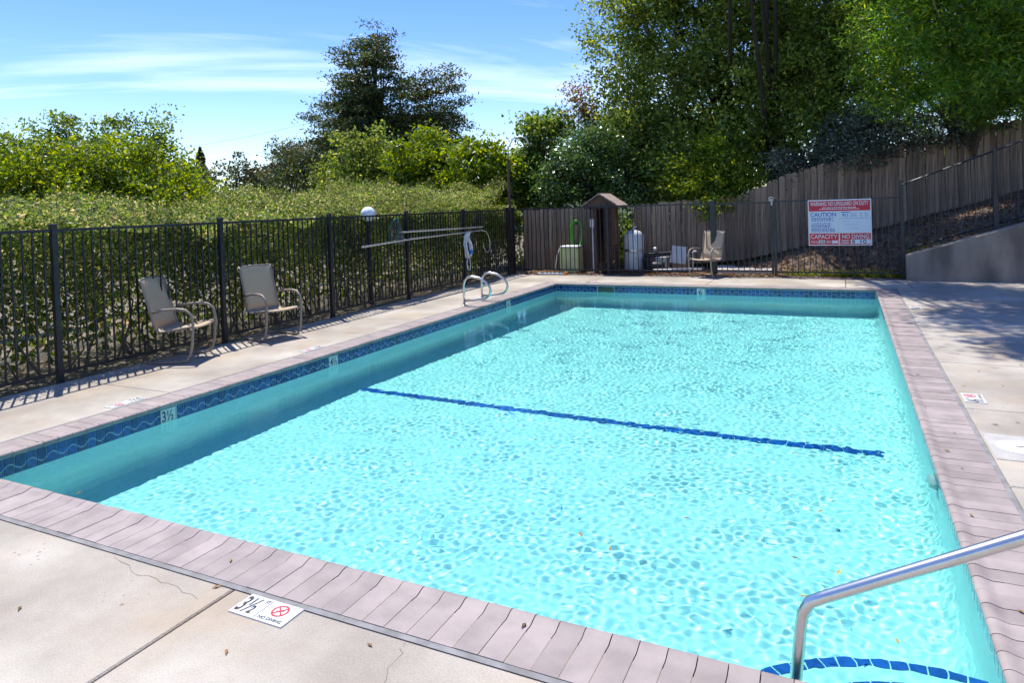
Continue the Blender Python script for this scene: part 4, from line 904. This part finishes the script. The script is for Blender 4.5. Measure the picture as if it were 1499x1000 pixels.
tree('broadleaf_tree', 'dark olive rounded tree in front of the tall dark evergreen', 'tree', (-14.4, 18.6, -.8), [(-14.5, 18.5, 3.4, 1.2, 1.2, 1.2), (-14.9, 18.1, 2.6, 1.2, 1.2, 1.0), (-13.9, 19.0, 2.6, 1.0, 1.0, 1.2)], 200, 60, .22, .13, .07, LF['oak'], 62, .12)
# light green middle trees
tree('broadleaf_tree', 'bright green leafy tree right of the dark evergreen', 'tree', (-11.4, 17.9, 0), [(-11.6, 17.8, 3.2, 1.0, 1.0, 1.0), (-11.0, 18.0, 2.6, 1.1, 1.1, 1.1), (-12.2, 17.3, 2.4, .8, .8, .9)], 190, 60, .2, .14, .08, LF['lime'], 63, .09)
tree('broadleaf_tree', 'yellow green small tree left of the tall corner pole', 'tree', (-9.4, 17.6, 0), [(-9.6, 17.6, 2.9, .9, .9, 1.0), (-8.9, 17.8, 2.3, .8, .8, .9), (-10.2, 17.2, 2.1, .8, .8, .8)], 170, 60, .19, .13, .08, LF['lime'], 64, .08)
tree('broadleaf_tree', 'slender green tree standing behind the tall corner pole', 'tree', (-8.1, 18.8, 0), [(-8.2, 18.6, 3.3, .7, .7, 1.1), (-7.7, 18.9, 3.9, .5, .5, .6), (-8.6, 18.2, 2.4, .8, .8, .9), (-7.5, 18.6, 2.3, .8, .8, .8)], 190, 55, .19, .13, .08, LF['mid'], 65, .08)
tree('yellow_shrub', 'low yellow green shrub behind the left end of the back fence', 'shrub', (-9.0, 16.6, 0), [(-9.1, 16.5, 1.5, .7, .7, .6), (-8.5, 16.8, 1.3, .6, .6, .6)], 90, 55, .14, .10, .05, LF['lime'], 66, .05, n_limb=14)
tree('glossy_tree', 'dark glossy leaved tree rising behind the kiosk roof', 'tree', (-6.5, 17.8, 0), [(-6.4, 17.7, 2.6, 1.1, .9, 1.1), (-7.1, 17.5, 2.1, .8, .8, .8), (-5.6, 18.0, 2.3, .9, .9, 1.0), (-6.0, 17.6, 3.2, .8, .8, .7)], 230, 70, .18, .10, .055, LF['glossy'], 67, .1, 'bark_dark')
# big tree in the middle of the bank
tree('oak_tree', 'huge leafy tree with dark trunk towering over the far end', 'tree', (-2.9, 20.6, .6),
     [(-5.4, 19.9, 6.9, 1.6, 1.6, 2.3), (-5.7, 19.6, 4.6, 1.3, 1.3, 1.6), (-4.6, 20.2, 9.3, 2.0, 2.0, 1.8), (-2.6, 20.8, 8.5, 2.6, 2.4, 2.6), (-1.4, 20.4, 5.6, 1.8, 1.8, 2.0), (-4.0, 20.4, 5.4, 1.8, 1.6, 1.7), (-3.0, 19.6, 3.4, 1.9, 1.3, 1.2), (-2.2, 15.9, 10.4, 1.2, 1.3, .7, 5), (-2.0, 13.2, 10.6, .9, 1.2, .6, 3), (-1.0, 14.6, 10.6, 1.2, 2.2, .7, 6), (-2.6, 18.4, 10.2, 1.6, 1.6, .9, 3), (-1.7, 11.3, 10.8, .8, .7, .4, 3), (-.5, 12.6, 10.7, 1.2, 1.4, .5, 3), (-4.3, 18.7, 2.3, 1.1, .7, 1.0, 5), (-5.2, 18.9, 3.2, 1.0, .7, 1.0, 3), (-4.6, 19.2, 3.9, 1.5, 1.0, 1.3), (-3.2, 19.3, 5.9, 1.5, .9, 1.3), (-2.2, 19.2, 7.4, 1.5, .9, 1.3), (-4.2, 19.3, 7.6, 1.3, .9, 1.3), (-1.9, 19.0, 4.4, 1.2, .8, 1.2)],  # high lobes over the pool are unseen, added to shade the right deck
     1750, 66, .27, .13, .07, LF['oak'], 71, .19, 'bark_dark', 45, outer=.5, apex_at=(-3.3, 20.9, 9.8), extra_trunks=((1.1, .5, -1.2, 21.2, 7.0, .10),))
tree('rusty_shrub_tree', 'thin tree with rusty red twigs at the left edge of the huge tree', 'tree', (-6.6, 19.4, .1), [(-6.7, 19.3, 4.3, .6, .6, .7), (-6.4, 19.5, 3.6, .7, .7, .8), (-6.9, 19.1, 5.0, .4, .4, .5)], 90, 30, .2, .10, .05, LF['rust'], 72, .06, n_limb=40)
tree('bright_shrub', 'sunlit yellow green shrub hanging over the board fence behind the chair', 'shrub', (-3.2, 17.75, .1), [(-3.4, 17.5, 2.2, .8, .6, .6), (-2.7, 17.6, 2.0, .7, .6, .6), (-3.1, 17.2, 1.7, .6, .5, .5), (-2.3, 17.9, 2.3, .7, .6, .6), (-3.0, 16.95, 1.45, .3, .2, .3), (-2.9, 18, 2.9, .7, .6, .5)], 210, 60, .14, .10, .045, LF['lime'], 73, .07)
tree('oak_tree', 'dark spotted oak between the huge tree and the long leaved tree', 'tree', (-.9, 20.2, 1.2), [(-1.0, 19.6, 5.0, 1.4, 1.3, 1.7), (-.6, 20.0, 6.9, 1.5, 1.5, 1.7), (-.7, 19.2, 3.3, 1.4, 1.1, 1.2), (.4, 19.6, 4.4, 1.3, 1.2, 1.6), (.6, 20.2, 7.4, 1.5, 1.4, 1.5)], 420, 66, .22, .10, .055, LF['oak'], 74, .17, 'bark_dark', 34)
tree('grey_shrub', 'grey green shrub spilling over the board fence above the sign', 'shrub', (.5, 18.25, .85), [(.3, 17.9, 2.7, .9, .5, .55), (1.2, 18.1, 3.0, .8, .5, .5), (-.4, 18.0, 2.6, .6, .5, .5), (2.0, 18.3, 3.2, .8, .5, .45), (.6, 18.3, 3.3, 1.0, .6, .6), (2.9, 18.7, 3.5, .9, .5, .5), (-1.2, 17.9, 2.4, .6, .45, .45)], 360, 62, .14, .085, .035, LF['grey'], 75, .07)
tree('bay_tree', 'large bay tree with long drooping leaves overhanging the fence at upper right', 'tree', (2.7, 19.3, 1.3),
     [(.75, 16.9, 4.9, .75, .8, 1.5), (1.6, 16.8, 4.3, .9, .8, 1.2), (2.6, 16.9, 4.2, 1.1, .9, 1.2), (1.9, 17.0, 5.9, 1.2, 1.0, 1.2), (3.3, 17.2, 5.3, 1.3, 1.0, 1.4), (4.4, 17.8, 5.0, 1.5, 1.2, 1.6), (3.6, 17.5, 3.8, 1.3, .8, .7), (1.0, 17.0, 6.6, 1.0, 1.0, 1.2), (2.8, 17.4, 7.2, 1.6, 1.4, 1.2), (3.4, 18.6, 4.2, 1.6, 1.2, 1.2)],
     680, 80, .20, .15, .035, LF['bay'], 76, .16, 'bark', 40, flat=.7, outer=.38, up=.6)
tree('broadleaf_tree', 'shady green tree behind the bay tree on the bank', 'tree', (3.2, 23, 2.2), [(2.5, 22.5, 6.5, 3.0, 2.0, 3.0), (5.5, 22, 6.5, 3.0, 2.2, 3.0), (.8, 22.5, 5.5, 2.0, 1.6, 2.6), (2, 22.4, 9.5, 3, 2, 2)], 420, 60, .34, .16, .09, LF['mid'], 77, .22, 'bark_dark')
tree('broadleaf_tree', 'dense green tree filling the gap behind the huge tree', 'tree', (-5.2, 24.5, 1.2), [(-5.5, 24, 3.6, 2.6, 1.6, 2.2), (-2.5, 24.5, 3.8, 2.6, 1.6, 2.4), (-8.2, 23.6, 2.9, 1.8, 1.5, 1.7), (-1, 24.5, 6.5, 2.2, 1.6, 2.2)], 380, 56, .34, .17, .10, LF['mid'], 78, .2, 'bark_dark')
# undergrowth on the bank behind the board fence
g = np.random.default_rng(91); n = 60000
x = g.uniform(-9, 9, n); y = 17.8+np.maximum(0, (x+1.4)*.42)+g.random(n)*8; z = np.array([terrain_z(a, b) for a, b in zip(x, y)])+g.random(n)**1.3*(1.0+.5*np.sin(x*1.3)*np.sin(y*1.7))
V, F = leaf_arrays(np.stack([x, y, z], 1), .13, .07, g, up=.3)
tag(link(bpy.data.objects.new('undergrowth', big_mesh('undergrowth', V, F, LF['mid']))), 'low green undergrowth covering the bank behind the board fence', 'undergrowth', kind='stuff')
# far wooded hills closing the view
hv = []; hf = []; nh = 90
for i in range(nh+1):
    a = R_(-150+300*i/nh); rr = 170; dirx, diry = math.sin(a), math.cos(a)
    hgt = 3+5*smooth(-60, 10, math.degrees(a))+2.2*math.sin(a*9)+1.2*math.sin(a*23+1)+.7*math.sin(a*57)
    for q, (dr, hz) in enumerate(((0, -6), (0, -1), (12, hgt*.75), (30, hgt), (70, -8))): hv.append((dirx*(rr+dr), diry*(rr+dr), hz))
    if i:
        for q in range(4): b = i*5+q; hf.append((b-5, b, b+1, b-4))
me = bpy.data.meshes.new('hills'); me.from_pydata(hv, [], hf); me.materials.append(mat('wooded_hill', (0.075, 0.10, 0.045), 0.95, nscale=.35, col2=(0.03, 0.045, 0.02), world=True, detail=8))
tag(link(bpy.data.objects.new('hills', me)), kind='structure')
# power lines far left
for k, (a, b) in enumerate((((-75, 38, 7.4), (-38, 52, 11.6)), ((-75, 38, 6.3), (-38, 52, 9.6)))):
    A = Vector(a); B = Vector(b); pts = [A+(B-A)*u+Vector((0, 0, -1.2*4*u*(1-u))) for u in [i/16 for i in range(17)]]
    tag(MB().tube(pts, .011, 4).build('power_line', MT['dark_pipe']), ('upper' if k == 0 else 'lower')+' thin power line crossing the sky left of the dark evergreen', 'cable', 'power lines in the sky')
